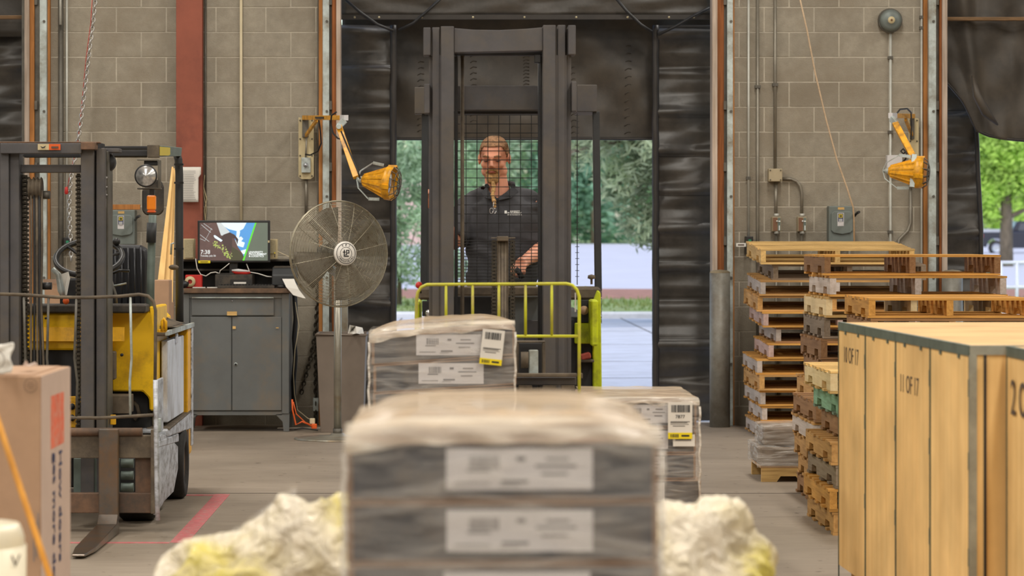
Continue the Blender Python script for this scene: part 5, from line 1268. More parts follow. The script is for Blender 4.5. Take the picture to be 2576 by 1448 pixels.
fp('corner_block', MB().pb(250,373,300,383,f-4,.12), 'mast'); fp('roller_bracket', MB().pb(236,360,258,425,f-6,.1), 'mast_dark')
fp('mast_roller', MB().lathe([(0,-.02),(.02,-.02),(.02,-.01),(.05,-.01),(.052,0),(.052,.06),(0,.06)], P(265,408,f-6), (0,1,0), 24), 'mast_dark', 0)
fp('roller_hub', MB().lathe([(0,-.03),(.014,-.028),(.016,-.018)], P(267,408,f-6), (0,1,0), 10), 'mast_dusty', 0)
def fchain(x0, x1, y0_, y1_, s):
    ch = MB(); y = y0_; w_ = x1-x0
    while y < y1_:
        ch.pb(x0+w_*.2, y, x0+w_*.8, y+6, s, .02); ch.pb(x0, y+4.5, x0+w_*.3, y+11, s-.3, .02); ch.pb(x1-w_*.3, y+4.5, x1, y+11, s-.3, .02); ch.pb(x0+w_*.35, y+6, x1-w_*.35, y+10.5, s-.4, .015); y += 11
    return ch
fp('lift_chain', fchain(52,72,440,1070,f-4), 'chain_steel', 0, kind='stuff'); fp('lift_chain', fchain(190,204,436,1070,f-4), 'chain_steel', 0, kind='stuff')
sv = fp('hose_sheave', MB().lathe([(0,-.0),(.05,-.0),(.062,.005),(.05,.012),(.05,.02),(.062,.026),(.05,.032),(.05,.04),(.062,.046),(.05,.052),(.05,.06),(.062,.066),(.055,.072),(0,.072)], P(72,474,f-3), (1,0,0), 24), 'mast_dusty', 0)
fp('sheave_bolt', MB().cyl(P(108,490,f-3), P(126,490,f-3), .022, n=10), 'galv_dark', 0); fp('cylinder_lug', MB().cyl(P(108,719,f-3), P(130,719,f-3), .02, n=12), 'black_plastic', 0)
for i, x in enumerate((78, 85, 92, 99, 105)): fp('hydraulic_hose', MB().tube([P(x,478,f-2), P(x+1,600,f-2), P(x+2*math.sin(i),760,f-2), P(x+i,900,f-2), P(x+2*i,1060,f-2)], .0065, n=8), 'mast_dark' if i % 2 else 'mast_dusty', 0)
# load backrest
r_ = 500.0
fp('backrest_frame', MB().tube([P(-40,738,r_),P(60,741,r_),P(140,747,r_),P(220,748,r_),P(300,745,r_),P(350,740,r_),P(372,744,r_),P(386,758,r_),P(391,780,r_),P(391,880,r_),P(390,960,r_)], .0085, n=10), 'mast_dusty', 0)
fp('backrest_post', MB().tube([P(391,955,r_),P(393,1100,r_),P(395,1250,r_),P(397,1308,r_)], .012, n=10), 'scuffed', 0)
for x, bend in ((60, 4), (122, -4), (192, -5), (328, 3)): fp('backrest_bar', MB().tube([P(x,747,r_),P(x+bend*.5,840,r_),P(x+bend,900,r_),P(x-bend*.5,960,r_),P(x,1046,r_)], .0065, n=8), 'galv_dark' if x < 300 else 'galv', 0)
fp('backrest_rail', MB().tube([P(-40,1046,r_),P(100,1048,r_),P(180,1050,r_),P(250,1051,r_),P(320,1047,r_),P(388,1043,r_)], .0085, n=8), 'mast_dusty', 0)
# fork carriage
k_ = 487.0
fp('carriage_roll', MB().cyl(P(-40,1086,k_), P(358,1086,k_), .022, n=14), 'rust', 0)
fp('upper_carriage_bar', MB().pb(-40,1095,383,1152,k_,.05), 'mast_dusty'); fp('lower_carriage_bar', MB().pb(-40,1240,386,1290,k_,.06), 'rust')
fp('carriage_side', MB().pb(340,1150,385,1242,k_-1,.04), 'rust'); fp('carriage_side_edge', MB().pb(379,1080,390,1292,k_+1,.1), 'mast_dusty')
fp('carriage_back', MB().pb(185,1152,300,1240,k_-8,.04), 'guard_green'); fp('carriage_back', MB().pb(300,1152,340,1240,k_-12,.05), 'mast_dark')
for yy in (1165, 1195, 1225): fp('carriage_roller', MB().cyl(P(305,yy,k_-8), P(336,yy,k_-8), .024, n=12), 'guard_green', 0)
fp('tilt_cover', MB().pb(265,995,325,1040,f-10,.2), 'mast_dusty')
for x0 in (255, -52):
    x1 = x0+49; X0, X1 = S(x0,485), S(x1,485); yh = YY(487)
    fp('fork_blade', MB().prism([(X0,ZZ(1078,488)),(X1,ZZ(1078,488)),(X1,.06),(X0,.06)], 'y', yh-.055, yh-.01), 'fork_steel', .004)
    cx_ = (X0+X1)/2
    fp('fork_tine', MB().add([(X0,yh-.01,.0),(X1,yh-.01,.0),(X1,yh-.01,.05),(X0,yh-.01,.05),(X0,yh-.06,.10),(X1,yh-.06,.10),
        (X0,yh-.95,.008),(X1,yh-.95,.008),(X1,yh-.95,.03),(X0,yh-.95,.03),(cx_-.03,yh-1.2,.012),(cx_+.03,yh-1.2,.012),(cx_+.03,yh-1.2,.022),(cx_-.03,yh-1.2,.022),(X0,yh-.12,.055),(X1,yh-.12,.055)],
        [(0,1,2,3),(3,2,5,4),(4,5,15,14),(14,15,8,9),(9,8,12,13),(10,13,12,11),(0,6,7,1),(6,10,11,7),(6,9,13,10),(7,11,12,8),(0,3,4,14,9,6),(1,7,8,15,5,2)]), 'fork_polish', .002)
# yellow body
c = 455.0; cy2 = YY(c)
body = fp('front_cowl', MB().pb(-60,788,270,880,c+8,.25), 'yellow_clean', .01)
fp('cowl_recess', MB().prism([(YY(463)-.002, ZZ(822,463)), (YY(463)+.02, ZZ(822,463)), (YY(463)+.02, ZZ(858,463)), (YY(463)-.03, ZZ(858,463))], 'x', S(78,463), S(313,463)), 'yellow', .002)
fp('cowl_cap', MB().pb(30,766,366,787,c+9,.3), 'dusty_black', .008)
fp('cowl_side', MB().prism([(S(270,c+8),ZZ(786,c+8)),(S(366,c+8),ZZ(786,c+8)),(S(366,c+8),ZZ(772,c+8)),(S(384,c+8),ZZ(772,c+8)),(S(384,c+8),ZZ(1037,c+8)),(S(368,c+8),ZZ(1037,c+8)),(S(366,c+8),ZZ(1005,c+8)),(S(350,c+8),ZZ(988,c+8)),(S(272,c+8),ZZ(988,c+8))], 'y', cy2-.1, cy2+.5), 'yellow_clean', .008)
fp('dark_bulkhead', MB().pb(30,880,275,1075,c+6,.2), 'seat_vinyl'); fp('yellow_bracket', MB().pb(165,997,212,1012,470,.05).pb(165,1012,195,1075,470,.05), 'yellow')
for yy in (1022, 1050): fp('bracket_hole', MB().lathe([(0,-.004),(.017,-.003),(.017,0)], P(181,yy,470.2), (0,1,0), 14), 'ink_black', 0)
fp('latch_box', MB().pb(268,884,288,955,466,.1), 'mast_dusty', .006); fp('bolt', MB().lathe([(0,-.02),(.009,-.018),(.009,0)], P(307,892,c+9), (0,1,0), 8), 'mast_dark', 0)
for x_, yy in ((116,800),(282,791)): fp('bolt', MB().lathe([(0,-.02),(.006,-.018),(.006,0)], P(x_,yy,c+9), (0,1,0), 8), 'mast_dark', 0)
fp('wheel_well', MB().pb(262,990,366,1075,c-4,.2), 'mast_dark'); fp('tie_strap', MB().tube([P(330,1005,c-1),P(345,1020,c),P(350,1040,c),P(338,1055,c)], .012, n=6), 'mast_dusty', 0)
fp('small_yellow_tab', MB().pb(277,1043,291,1068,475,.02), 'yellow')
fp('chassis', MB().box(S(-120,c), S(375,c), cy2+.02, cy2+1.5, .14, ZZ(860,c)), 'mast_dark', .01)
fp('floor_plate', MB().box(S(-110,c), S(372,c), cy2+.1, cy2+.7, ZZ(860,c), ZZ(852,c)), 'mast_dusty')
# seat and steering
fp('seat_back', MB().prism([(S(268,436),ZZ(790,436)),(S(372,436),ZZ(790,436)),(S(374,436),ZZ(650,436)),(S(368,436),ZZ(625,436)),(S(352,436),ZZ(616,436)),(S(290,436),ZZ(614,436)),(S(272,436),ZZ(625,436)),(S(262,436),ZZ(660,436))], 'y', YY(436), YY(436)+.1), 'seat_vinyl', .02, seg=3)
rb = MB()
for x_ in (290, 306, 322, 338, 354): rb.tube([P(x_,622,436.5), P(x_+1,700,437.5), P(x_,780,437)], .006, n=6)
fp('seat_rib', rb, 'seat_vinyl', 0, kind='stuff')
fp('seat_cushion', MB().box(S(265,440), S(372,440), YY(440)-.35, YY(440)+.1, ZZ(800,440), ZZ(765,440)), 'seat_vinyl', .02, seg=3)
fp('engine_hood', MB().box(S(-20,432), S(395,432), YY(432), YY(432)+.8, .5, ZZ(795,432)), 'yellow_clean', .02)
swc = P(224,648,458); swn = Vector((0,-.52,.86)).normalized(); su = Vector((1,0,0)); sv_ = swn.cross(su)
fp('steering_wheel', MB().tube([swc+su*(.182*math.cos(t))+sv_*(.182*math.sin(t)) for t in [2*math.pi*i/36 for i in range(36)]], .0165, n=8, closed=True), 'black_plastic', 0)
sp_ = MB()
for t in (0.3, 2.4, 4.5): sp_.bar(swc-swn*.03, swc+su*(.175*math.cos(t))+sv_*(.175*math.sin(t)), .022, .014)
fp('steering_spoke', sp_, 'black_plastic', kind='stuff'); fp('steering_column', MB().cyl(swc-swn*.02, swc-swn*.5+Vector((0,0,-.1)), .03, .04, n=12), 'black_plastic', 0)
fp('wheel_knob', MB().ball(swc+su*.14+sv_*.12+swn*.03, .022, 10, 8), 'black_plastic', 0)
for pts, m_, rr in (([(277,690),(300,680),(326,681)], 'black_plastic', .008), ([(277,720),(300,716),(318,712)], 'galv', .005), ([(277,700),(290,740),(292,770)], 'galv_dark', .01)): fp('control_lever', MB().tube([P(a_,b_,454) for a_, b_ in pts], rr, n=8), m_, 0)
fp('dash_console', MB().box(S(150,457), S(262,457), YY(457), YY(457)+.2, ZZ(790,457), ZZ(700,457)), 'mast_dark', .01)
fp('lever_boot', MB().tube([P(132,676,470),P(147,690,470),P(154,730,470),P(158,745,470)], .02, n=8, radii=[.014,.016,.02,.012]), 'galv', 0)
fp('lever_rag', MB().add([P(152,690,468),P(172,683,466),P(176,700,467),P(168,742,468),P(158,742,468)], [(0,1,2,3,4)]), 'paper', 0, solid=.004); fp('orange_knob', MB().ball(P(166,757,471), .018, 12, 8), 'orange', 0)
# overhead guard (right side), legs, lamps, mirror
g1, g2 = 458.0, 420.0
fp('guard_front_bar', MB().pb(-60,378,392,393,g1,.06), 'mast_dark'); fp('guard_front_lip', MB().pb(150,390,370,396,g1-1,.03), 'galv_dark')
fp('guard_side_beam', MB().add([P(393,365,g1),P(400,394,g1)*1,P(456,393,g2),P(458,371,g2),P(380,365,g1),P(380,394,g1),P(440,393,g2),P(440,371,g2)], [(0,1,2,3),(4,7,6,5),(0,3,7,4),(1,5,6,2),(0,4,5,1),(3,2,6,7)]), 'guard_green')
fp('guard_corner', MB().pb(370,364,400,396,g1+1,.05), 'mast_dusty')
fp('load_chart', MB().add([P(402,369,g1+.4),P(402,391,g1+.4),P(428,391,438),P(428,371,438)], [(0,1,2,3)]), 'yellow_ink', 0, solid=.002)
for i in range(5): fp('guard_slat', MB().box(S(-100,g1), S(385,g1), YY(g1)+.2+i*.26, YY(g1)+.24+i*.26, ZZ(372,g1), ZZ(364,g1)), 'mast_dark')
fp('guard_front_leg', MB().tube([P(384,540,g1-1),P(382,600,g1-1),P(379,700,g1-1),P(378,800,g1-1)], .022, n=12), 'guard_green', 0)
fp('leg_sleeve', MB().tube([P(382,560,g1),P(380,610,g1)], .027, n=10), 'guard_black', 0)
fp('guard_rear_leg', MB().tube([P(444,385,g2),P(449,402,g2),P(451,440,g2),P(451,600,g2),P(452,810,g2)], .024, n=12), 'guard_black', 0)
for y_ in (413, 459, 625): fp('leg_clamp', MB().pb(438,y_-2,461,y_+3,g2+2,.03), 'black_plastic', 0)
fp('grab_handle', MB().tube([P(438,611,g2+4),P(431,613,g2+4),P(430,640,g2+4)], .006, n=6), 'galv', 0)
fp('fluid_bottle', MB().ball(P(437,672,g2+6), (.03,.03,.016), 10, 8), 'mast_dusty', 0)
hl_ = fp('headlight', MB().lathe([(0,.07),(.03,.06),(.058,.03),(.062,0),(.06,-.006),(.055,-.006)], P(367,442,467), (0,1,0), 28), 'black_plastic', 0)
part('lens', MB().lathe([(0,-.018),(.03,-.014),(.055,-.004)], P(367,442,467), (0,1,0), 28), 'lamp_glass', hl_)
fp('lamp_bracket', MB().pb(397,402,405,474,464,.012).pb(345,472,405,476,464,.05).pb(344,401,400,403,464,.04), 'galv_dark')
fp('lamp_mount', MB().pb(362,404,396,416,463,.04), 'black_plastic')
sg2 = fp('turn_signal', MB().pb(369,491,391,528,466,.05), 'amber', .008, seg=2); fp('signal_tip', MB().pb(369,529,391,535,466,.05), 'orange', .006)
fp('signal_mount', MB().pb(376,476,388,492,464,.04), 'black_plastic')
fp('mirror', MB().prism([(S(a_,455),ZZ(b_,455)) for a_, b_ in ((357,478),(366,470),(398,450),(406,455),(412,470),(412,530),(402,541),(366,541),(357,530))], 'y', YY(455), YY(455)+.02), 'dusty_black', .008)
# battery compartment and side panels
XS = S(397,470)
def side(y0_, s0, y1_, s1, z0, z1, x=XS, t_=.02): pass
def sidebox(nm, sA, sB, pyT, pyB, sT, m_, x0=XS, t_=.03, bevel=.003, parent=None):
    return fp(nm, MB().box(x0-t_, x0, YY(sA), YY(sB), ZZ(pyB,sT), ZZ(pyT,sT)), m_, bevel, parent)
xr = -1.575
fp('rear_deck', MB().box(xr-.3, xr+.005, YY(457), YY(417), ZZ(822,430)-.02, ZZ(822,430)), 'mast_dusty', .004)
fp('deck_edge', MB().box(xr-.005, xr+.015, YY(459), YY(417), ZZ(830,440)-.01, ZZ(822,440)), 'galv')
fp('lifting_eye', MB().tube([P(408,832,462),P(408,808,462),P(412,801,462),P(417,808,462),P(417,832,462)], .009, n=8), 'yellow', 0); fp('eye_base', MB().pb(398,828,417,836,462,.06), 'yellow')
fp('battery_case', MB().box(xr-.28, xr-.06, YY(450), YY(438), ZZ(1075,450), ZZ(850,450)), 'tan_box', .006)
fp('battery_cover', MB().box(xr-.05, xr-.012, YY(452), YY(427), ZZ(1050,440), ZZ(850,440)), 'scuffed_panel', .005)
fp('cover_hook', MB().box(xr-.012, xr, YY(441), YY(439), ZZ(862,440), ZZ(838,440)), 'scuffed_panel')
fp('yellow_rear_pillar', MB().box(xr-.25, xr+.0, YY(424), YY(417), ZZ(1040,420), ZZ(818,420)), 'yellow', .006)
fp('pillar_edge', MB().box(xr-.002, xr+.008, YY(419.5), YY(417), ZZ(1120,419), ZZ(815,419)), 'scuffed')
fp('counterweight', MB().box(xr-1.02, xr-.02, YY(421), YY(412), .2, ZZ(830,420)), 'yellow', .03, seg=3)
fp('yellow_left_side', MB().box(xr-1.05, xr-1.0, YY(463), YY(417), .3, ZZ(820,440)), 'yellow', .01)
fp('side_step', MB().prism([(YY(458),ZZ(1100,458)),(YY(458),ZZ(1080,458)),(YY(419),ZZ(1033,419)),(YY(419),ZZ(1078,419))], 'x', xr-.3, xr+.005), 'scuffed', .008)
fp('step_top', MB().prism([(YY(456),ZZ(1083,456)),(YY(456),ZZ(1076,456)),(YY(419),ZZ(1030,419)),(YY(419),ZZ(1034,419))], 'x', xr-.12, xr+.008), 'mast_dusty')
fp('front_shield', MB().prism([(YY(474),ZZ(1295,474)),(YY(475),ZZ(1120,475)),(YY(466),ZZ(1090,466)),(YY(452),ZZ(1100,452)),(YY(440),ZZ(1120,440)),(YY(440),ZZ(1180,440)),(YY(447),ZZ(1238,447)),(YY(462),ZZ(1262,462))], 'x', xr-.02, xr+.002), 'scuffed', .006)
fp('shield_top', MB().prism([(YY(474),ZZ(1125,474)),(YY(474),ZZ(1112,474)),(YY(440),ZZ(1090,440)),(YY(440),ZZ(1110,440))], 'x', xr-.03, xr+.006), 'scuffed')
fp('panel_foot', MB().box(xr-.012, xr+.004, YY(474), YY(464), ZZ(1090,472), ZZ(955,472)), 'scuffed')
fp('hand_hole', MB().pb(397,1052,404,1086,476,.03), 'galv')
for X_, yc, rr, wd, nm in ((xr-.03, 15.02, .235, .19, 'front_tyre'), (xr-1.0, 15.02, .235, .19, 'front_tyre'), (xr+.012, 16.28, .205, .16, 'rear_tyre'), (xr-.95, 16.28, .205, .16, 'rear_tyre')):
    t_ = fp(nm, MB().lathe([(rr*.6,-wd),(rr*.93,-wd),(rr,-wd+.02),(rr,-.02),(rr*.93,0),(rr*.62,0),(rr*.55,-.02)], (X_, yc, rr), (1,0,0), 40), 'rubber', 0)
    part('rim', MB().lathe([(0,-.05),(rr*.3,-.05),(rr*.5,-.02),(rr*.6,-.015)], (X_, yc, rr), (1,0,0), 24), 'rim_brown', t_)
tag(part('shipping_fluff', MB().grid(lambda u, v: (xr-.16+.17*v, YY(452)+.75*u, ZZ(818,435)+.012+.03*math.sin(math.pi*u)*math.sin(math.pi*v)*(1+mn.noise(Vector((u*9,v*5,0))))), 16, 8), 'mast_dusty', solid=.004), 'matted dusty rag draped over the rear deck of the yellow forklift', 'rag')
# red floor tape
def tape(lb, x0, x1, y0_, y1_): tag(part('floor_tape', MB().box(x0, x1, y0_, y1_, 0, .0015), 'red_tape'), lb, 'tape')
tape('wide red floor tape running away from the camera right of the yellow forklift', -1.415, -1.325, 7000/504, 7000/423.5)
tape('thin red floor tape crossing behind the yellow forklift wheel', -2.6, -1.415, 7000/424.2-.08, 7000/424.2)
tape('faint red floor tape crossing under the fork tip', -2.8, -1.415, 7000/505, 7000/505+.055)
# ---------------------------------------------------------------- pallets
def make_pallet(W, L, hgt, sty, name='pallet', ntop=7, nbot=5, seed=0, ends=None, block=False):
    """W along x (boards), L along y (stringers); origin at the front-left bottom corner"""
    rnd = random.Random(seed); bd, sr = sty
    t = thing(name, 'wooden pallet', 'pallet')
    th = .015; sh_ = hgt-2*th
    nx = 3; sw = .038
    for i in range(nx):
        x0 = (W-sw)*i/(nx-1)
        z0 = th; z1 = th+sh_; n0, n1, nd = L*.14, L*.32, sh_*.45
        pts = [(0,z0),(n0,z0),(n0+.012,z0+nd),(n1-.012,z0+nd),(n1,z0),(L-n1,z0),(L-n1+.012,z0+nd),(L-n0-.012,z0+nd),(L-n0,z0),(L,z0),(L,z1),(0,z1)]
        part('stringer', MB().prism(pts, 'x', x0, x0+sw), sr if not (ends and i == ends[0]) else ends[1], t)
    for (n, z, nm, bw) in ((ntop, hgt-th, 'top_board', .095), (nbot, 0, 'bottom_board', .085)):
        for i in range(n):
            w_ = bw*rnd.uniform(.8, 1.1); y = (L-bw)*i/(n-1); dx = rnd.uniform(-.006, .006); dz = rnd.uniform(0, .0015)
            if rnd.random() < .04 and 0 < i < n-1: continue
            part(nm, MB().box(-.004+dx, W+.004+dx, y, y+w_, z+dz, z+th-.001), bd, t)
    return t
STY = {'new': ('board_new','stringer_new'), 'tan': ('board_tan','stringer_tan'), 'brown': ('board_brown','stringer_brown'), 'grey': ('board_grey','stringer_grey'), 'honey': ('board_honey','stringer_honey'),
       'white': ('board_tan','stringer_white'), 'pink': ('board_honey','stringer_pink'), 'whiteh': ('board_honey','stringer_white'), 'mint': ('board_mint','stringer_mint'), 'cream': ('board_new','stringer_cream'), 'whiteb': ('board_brown','stringer_white')}
ORD = ['topmost', 'second', 'third', 'fourth', 'fifth', 'sixth', 'seventh', 'eighth', 'ninth', 'tenth', 'eleventh', 'twelfth', 'thirteenth']
protos = {}
LOOK = {'new':'new yellow', 'tan':'tan', 'brown':'weathered brown', 'grey':'weathered grey', 'honey':'honey coloured', 'white':'tan white-sided', 'pink':'honey pink-sided', 'whiteh':'honey white-sided', 'mint':'mint green sided', 'cream':'clean cream', 'whiteb':'brown white-sided'}
def stack(xs_, y0, W, L, hgt, styles, where, group, z0=0, jit=.03, rot=.02, seed=0, fixed=None, tilt=0):
    """styles listed from the top down"""
    rnd = random.Random(seed); n = len(styles)
    for k, sname in enumerate(styles):
        key = (sname, W, L, hgt)
        dx = rnd.uniform(-jit, jit); dy = rnd.uniform(-jit, jit)*.7; rz = rnd.uniform(-rot, rot)
        if fixed and k in fixed: dx, dy, rz = fixed[k]
        loc = (xs_+dx, y0+dy, z0+hgt*(n-1-k)+.0005*(n-1-k)); lab = '%s pallet, %s in the %s' % (LOOK[sname], ORD[k]+' from the top' if k else 'topmost', where)
        if key not in protos:
            t = make_pallet(W, L, hgt-.0005, STY[sname], seed=len(protos)+3); protos[key] = t
            t.location = loc; t.rotation_euler = (0, 0, rz); t['label'] = lab; t['group'] = group
        else: t = copy_tree(protos[key], loc, rz, lab, group)
        t.rotation_euler = (tilt*(n-1-k)/(n-1), 0, rz)
s1 = 330.0
stack(S(1914,s1), YY(s1), 1.17, 1.016, .1195, ['new','grey','white','tan','pink','whiteb','pink','whiteh','tan','whiteh','whiteh','white'], 'far left stack beside the bollard', 'pallets stacked by the bollard', seed=3, tilt=R(3.3),
      fixed={0: (.0, 0, 0), 1: (.1, .05, .01), 2: (.0, .02, -.01), 3: (-.02, .04, 0), 4: (.02, 0, 0), 5: (.12, .03, .02), 6: (.06, 0, 0), 11: (-.02, -.02, -.01)})
s2 = 410.0
STY['brownh'] = ('board_honey','stringer_brown'); LOOK['brownh'] = 'honey topped brown'
stack(S(2066,s2), YY(s2), 1.08, 1.0, .1285, ['brownh','whiteh','cream','grey','brown','brown','tan','tan','grey','brown','tan'], 'tall stack behind the plywood crates', 'pallets stacked behind the crates', seed=5,
      fixed={0: (.02, 0, 0), 1: (.05, -.03, 0), 2: (.03, 0, .01), 3: (.02, .02, 0)})
s3 = 445.0
stack(2.06, YY(s3), 1.016, 1.0, .119, ['brown','white','tan','tan','brown'], 'low dark pile beside the wrapped pallet', 'pallets in the low dark pile', seed=7, jit=.03)
stack(2.36, YY(s3)+.02, .92, 1.0, .116, ['honey','brown','tan','grey','brown'], 'upper pile rising above the plywood crates', 'pallets rising above the crates', z0=.600, seed=8, jit=.012, rot=.006)
s4 = 492.0
stack(1.945, YY(s4), 1.016, 1.05, .119, ['cream','mint','brown','tan','grey','honey','tan'], 'front pile beside the plywood crates', 'pallets in the front pile', seed=9, jit=.03,
      fixed={0: (.0, .12, 0), 1: (.04, .05, 0), 2: (.07, -.05, 0), 3: (-.01, .0, 0), 6: (.0, 0, 0), 5: (-.02, 0, 0)})
# small skid of wrapped goods
sk = 403.0; yk = YY(sk)
t = thing('wrapped_skid', 'low film wrapped load on a small wooden skid in front of the far pallet stack', 'pallet', (1.98, yk, 0))
part('runner', MB().prism([(1.925,0),(2.02,0),(2.045,.035),(2.14,.035),(2.165,0),(2.24,0),(2.24,.085),(1.925,.085)], 'y', yk, yk+.04), 'board_new', t); part('runner', MB().box(1.925, 2.24, yk+.55, yk+.6, 0, .085), 'board_new', t)
part('deck', MB().box(1.92, 2.25, yk, yk+.6, .085, .1), 'board_tan', t)
part('lower_carton', MB().box(1.915, 2.25, yk+.01, yk+.58, .102, .215), 'wrapped_goods', t, bevel=.015, seg=2)
part('upper_carton', MB().box(1.95, 2.25, yk+.05, yk+.5, .217, .335), 'wrapped_goods', t, bevel=.015, seg=2)
def filmbox(x0, x1, y0, y1, z0, z1, amp=.012, n=26, dome=0, seed=0, skew=0, topflare=0):
    """closed wrinkled film skin round a load, without a bottom"""
    mb = MB(); cx, cy_ = (x0+x1)/2, (y0+y1)/2
    def w3(p, o):
        v = mn.noise(Vector((p.x*5+seed, p.y*5, p.z*16)))*amp+mn.noise(Vector((p.x*16, p.y*16+seed, p.z*30)))*amp*.5
        d = Vector((p.x-cx, p.y-cy_, 0)); d = d.normalized() if d.length > 1e-6 else Vector((0,0,1))
        return p+d*(v+o)
    ring = []
    def per(u):
        u = u % 1; L1, L2 = x1-x0, y1-y0; T = 2*(L1+L2); d = u*T; r = .03
        if d < L1: return x0+d, y0
        d -= L1
        if d < L2: return x1, y0+d
        d -= L2
        if d < L1: return x1-d, y1
        return x0, y1-(d-L1)
    nu = n*4
    mb.grid(lambda u, v: w3(Vector((*per(u), z0+(z1-z0)*v)), .006+topflare*v**6), nu, n)
    def top(u, v):
        x, y = x0+(x1-x0)*u, y0+(y1-y0)*v
        e = min(1, 6*min(u, 1-u))*.5+.5*min(1, 6*min(v, 1-v)); e = (1-(2*abs(u-.5))**4)*(1-(2*abs(v-.5))**4)
        return Vector((x, y, z1+dome*e+skew*(u-.5)+amp*.8*mn.noise(Vector((x*7, y*7, seed)))+amp*.5*mn.noise(Vector((x*22, y*4, seed+4)))))
    mb.grid(lambda u, v: top(u, v), n, n)
    return mb
part('stretch_film', filmbox(1.905, 2.258, yk, yk+.59, .1, .222, .006, 16, .006, 3), 'film', t, solid=.0008)
part('stretch_film', filmbox(1.942, 2.255, yk+.045, yk+.51, .222, .345, .007, 16, .012, 5), 'film', t, solid=.0008)
part('lower_film', MB().grid(lambda u, v: (1.895+.36*u, yk-.006-.004*math.sin(9*u+5*v), .09+.13*v), 10, 5), 'film', t)
# ---------------------------------------------------------------- film wrapped carton stacks
def label_parts(box, x, y, z, w_, h_, tagpos=None):
    """shipping label with barcode and text on the front face of a carton"""
    l_ = part('label', MB().box(x, x+w_, y-.0012, y, z, z+h_), 'paper_label', box)
    m_ = MB(); rr = random.Random(int(x*1000))
    bx = x+w_*.16; 
    while bx < x+w_*.35: 
        w1 = rr.uniform(.0015, .004); m_.box(bx, bx+w1, y-.0022, y-.0012, z+h_*.52, z+h_*.82); bx += w1+rr.uniform(.0015, .003)
    for (a, b_, c, d) in ((.14,.30,.44,.485),(.05,.3,.14,.17),(.38,.56,.16,.24),(.36,.5,.10,.12),(.48,.54,.7,.8),(.68,.84,.72,.775),(.61,.89,.55,.605),(.65,.83,.36,.415)): m_.box(x+w_*a, x+w_*b_, y-.0022, y-.0012, z+h_*c, z+h_*d)
    part('label_print', m_, 'ink_grey', box, kind='stuff')
def tagcard(parent, px, py, w_, h_, s, tilt, tail):
    c = P(px, py, s); m3 = Matrix.Rotation(R(tilt), 3, 'Y'); ye = c.y
    def q(a, b): return c+m3 @ Vector((a, 0, b))
    def card(nm, a0, a1, b0, b1, m_, k):
        pts = [q(a0,b0), q(a1,b0), q(a1,b1), q(a0,b1)]; o = Vector((0,-.0008*k,0))
        return part(nm, MB().add([p+o for p in pts]+[p+o+Vector((0,.0009,0)) for p in pts], [(0,1,2,3),(7,6,5,4),(0,4,5,1),(1,5,6,2),(2,6,7,3),(3,7,4,0)]), m_, tg_ if k else parent)
    tg_ = None; tg_ = card('shipping_tag', -w_/2, w_/2, -h_/2, h_/2, 'paper', 0)
    card('tag_strip', -w_/2, w_/2, -h_/2, -h_/2+h_*.17, 'tag_yellow', 1)
    mb = MB(); rr = random.Random(3); x = -w_*.36
    def bar(a0, a1, b0, b1):
        pts = [q(a0,b0), q(a1,b0), q(a1,b1), q(a0,b1)]; mb.add([p+Vector((0,-.0018,0)) for p in pts], [(0,1,2,3)])
    while x < w_*.36: w1 = rr.uniform(.002, .006); bar(x, x+w1, h_*.22, h_*.42); x += w1+rr.uniform(.0015, .004)
    for a0, a1, b0, b1 in ((-.4,.4,-.04,-.025),(-.4,.3,-.07,-.055),(-.4,.36,-.11,-.1),(-.3,.2,-.16,-.145)): bar(a0*w_, a1*w_, b0*h_, b1*h_)
    x = -w_*.4
    while x < -w_*.05: w1 = rr.uniform(.002, .005); bar(x, x+w1, -h_*.46, -h_*.37); x += w1+.0025
    bar(w_*.05, w_*.38, -h_*.44, -h_*.39)
    part('tag_print', mb, 'ink_black', tg_, kind='stuff')
    if tail: text(tail, 'lettering', h_*.13, 'ink_black', tg_, q(0, h_*.1)+Vector((0,-.002,0)), right=m3 @ Vector((1,0,0)), up=m3 @ Vector((0,0,1)))
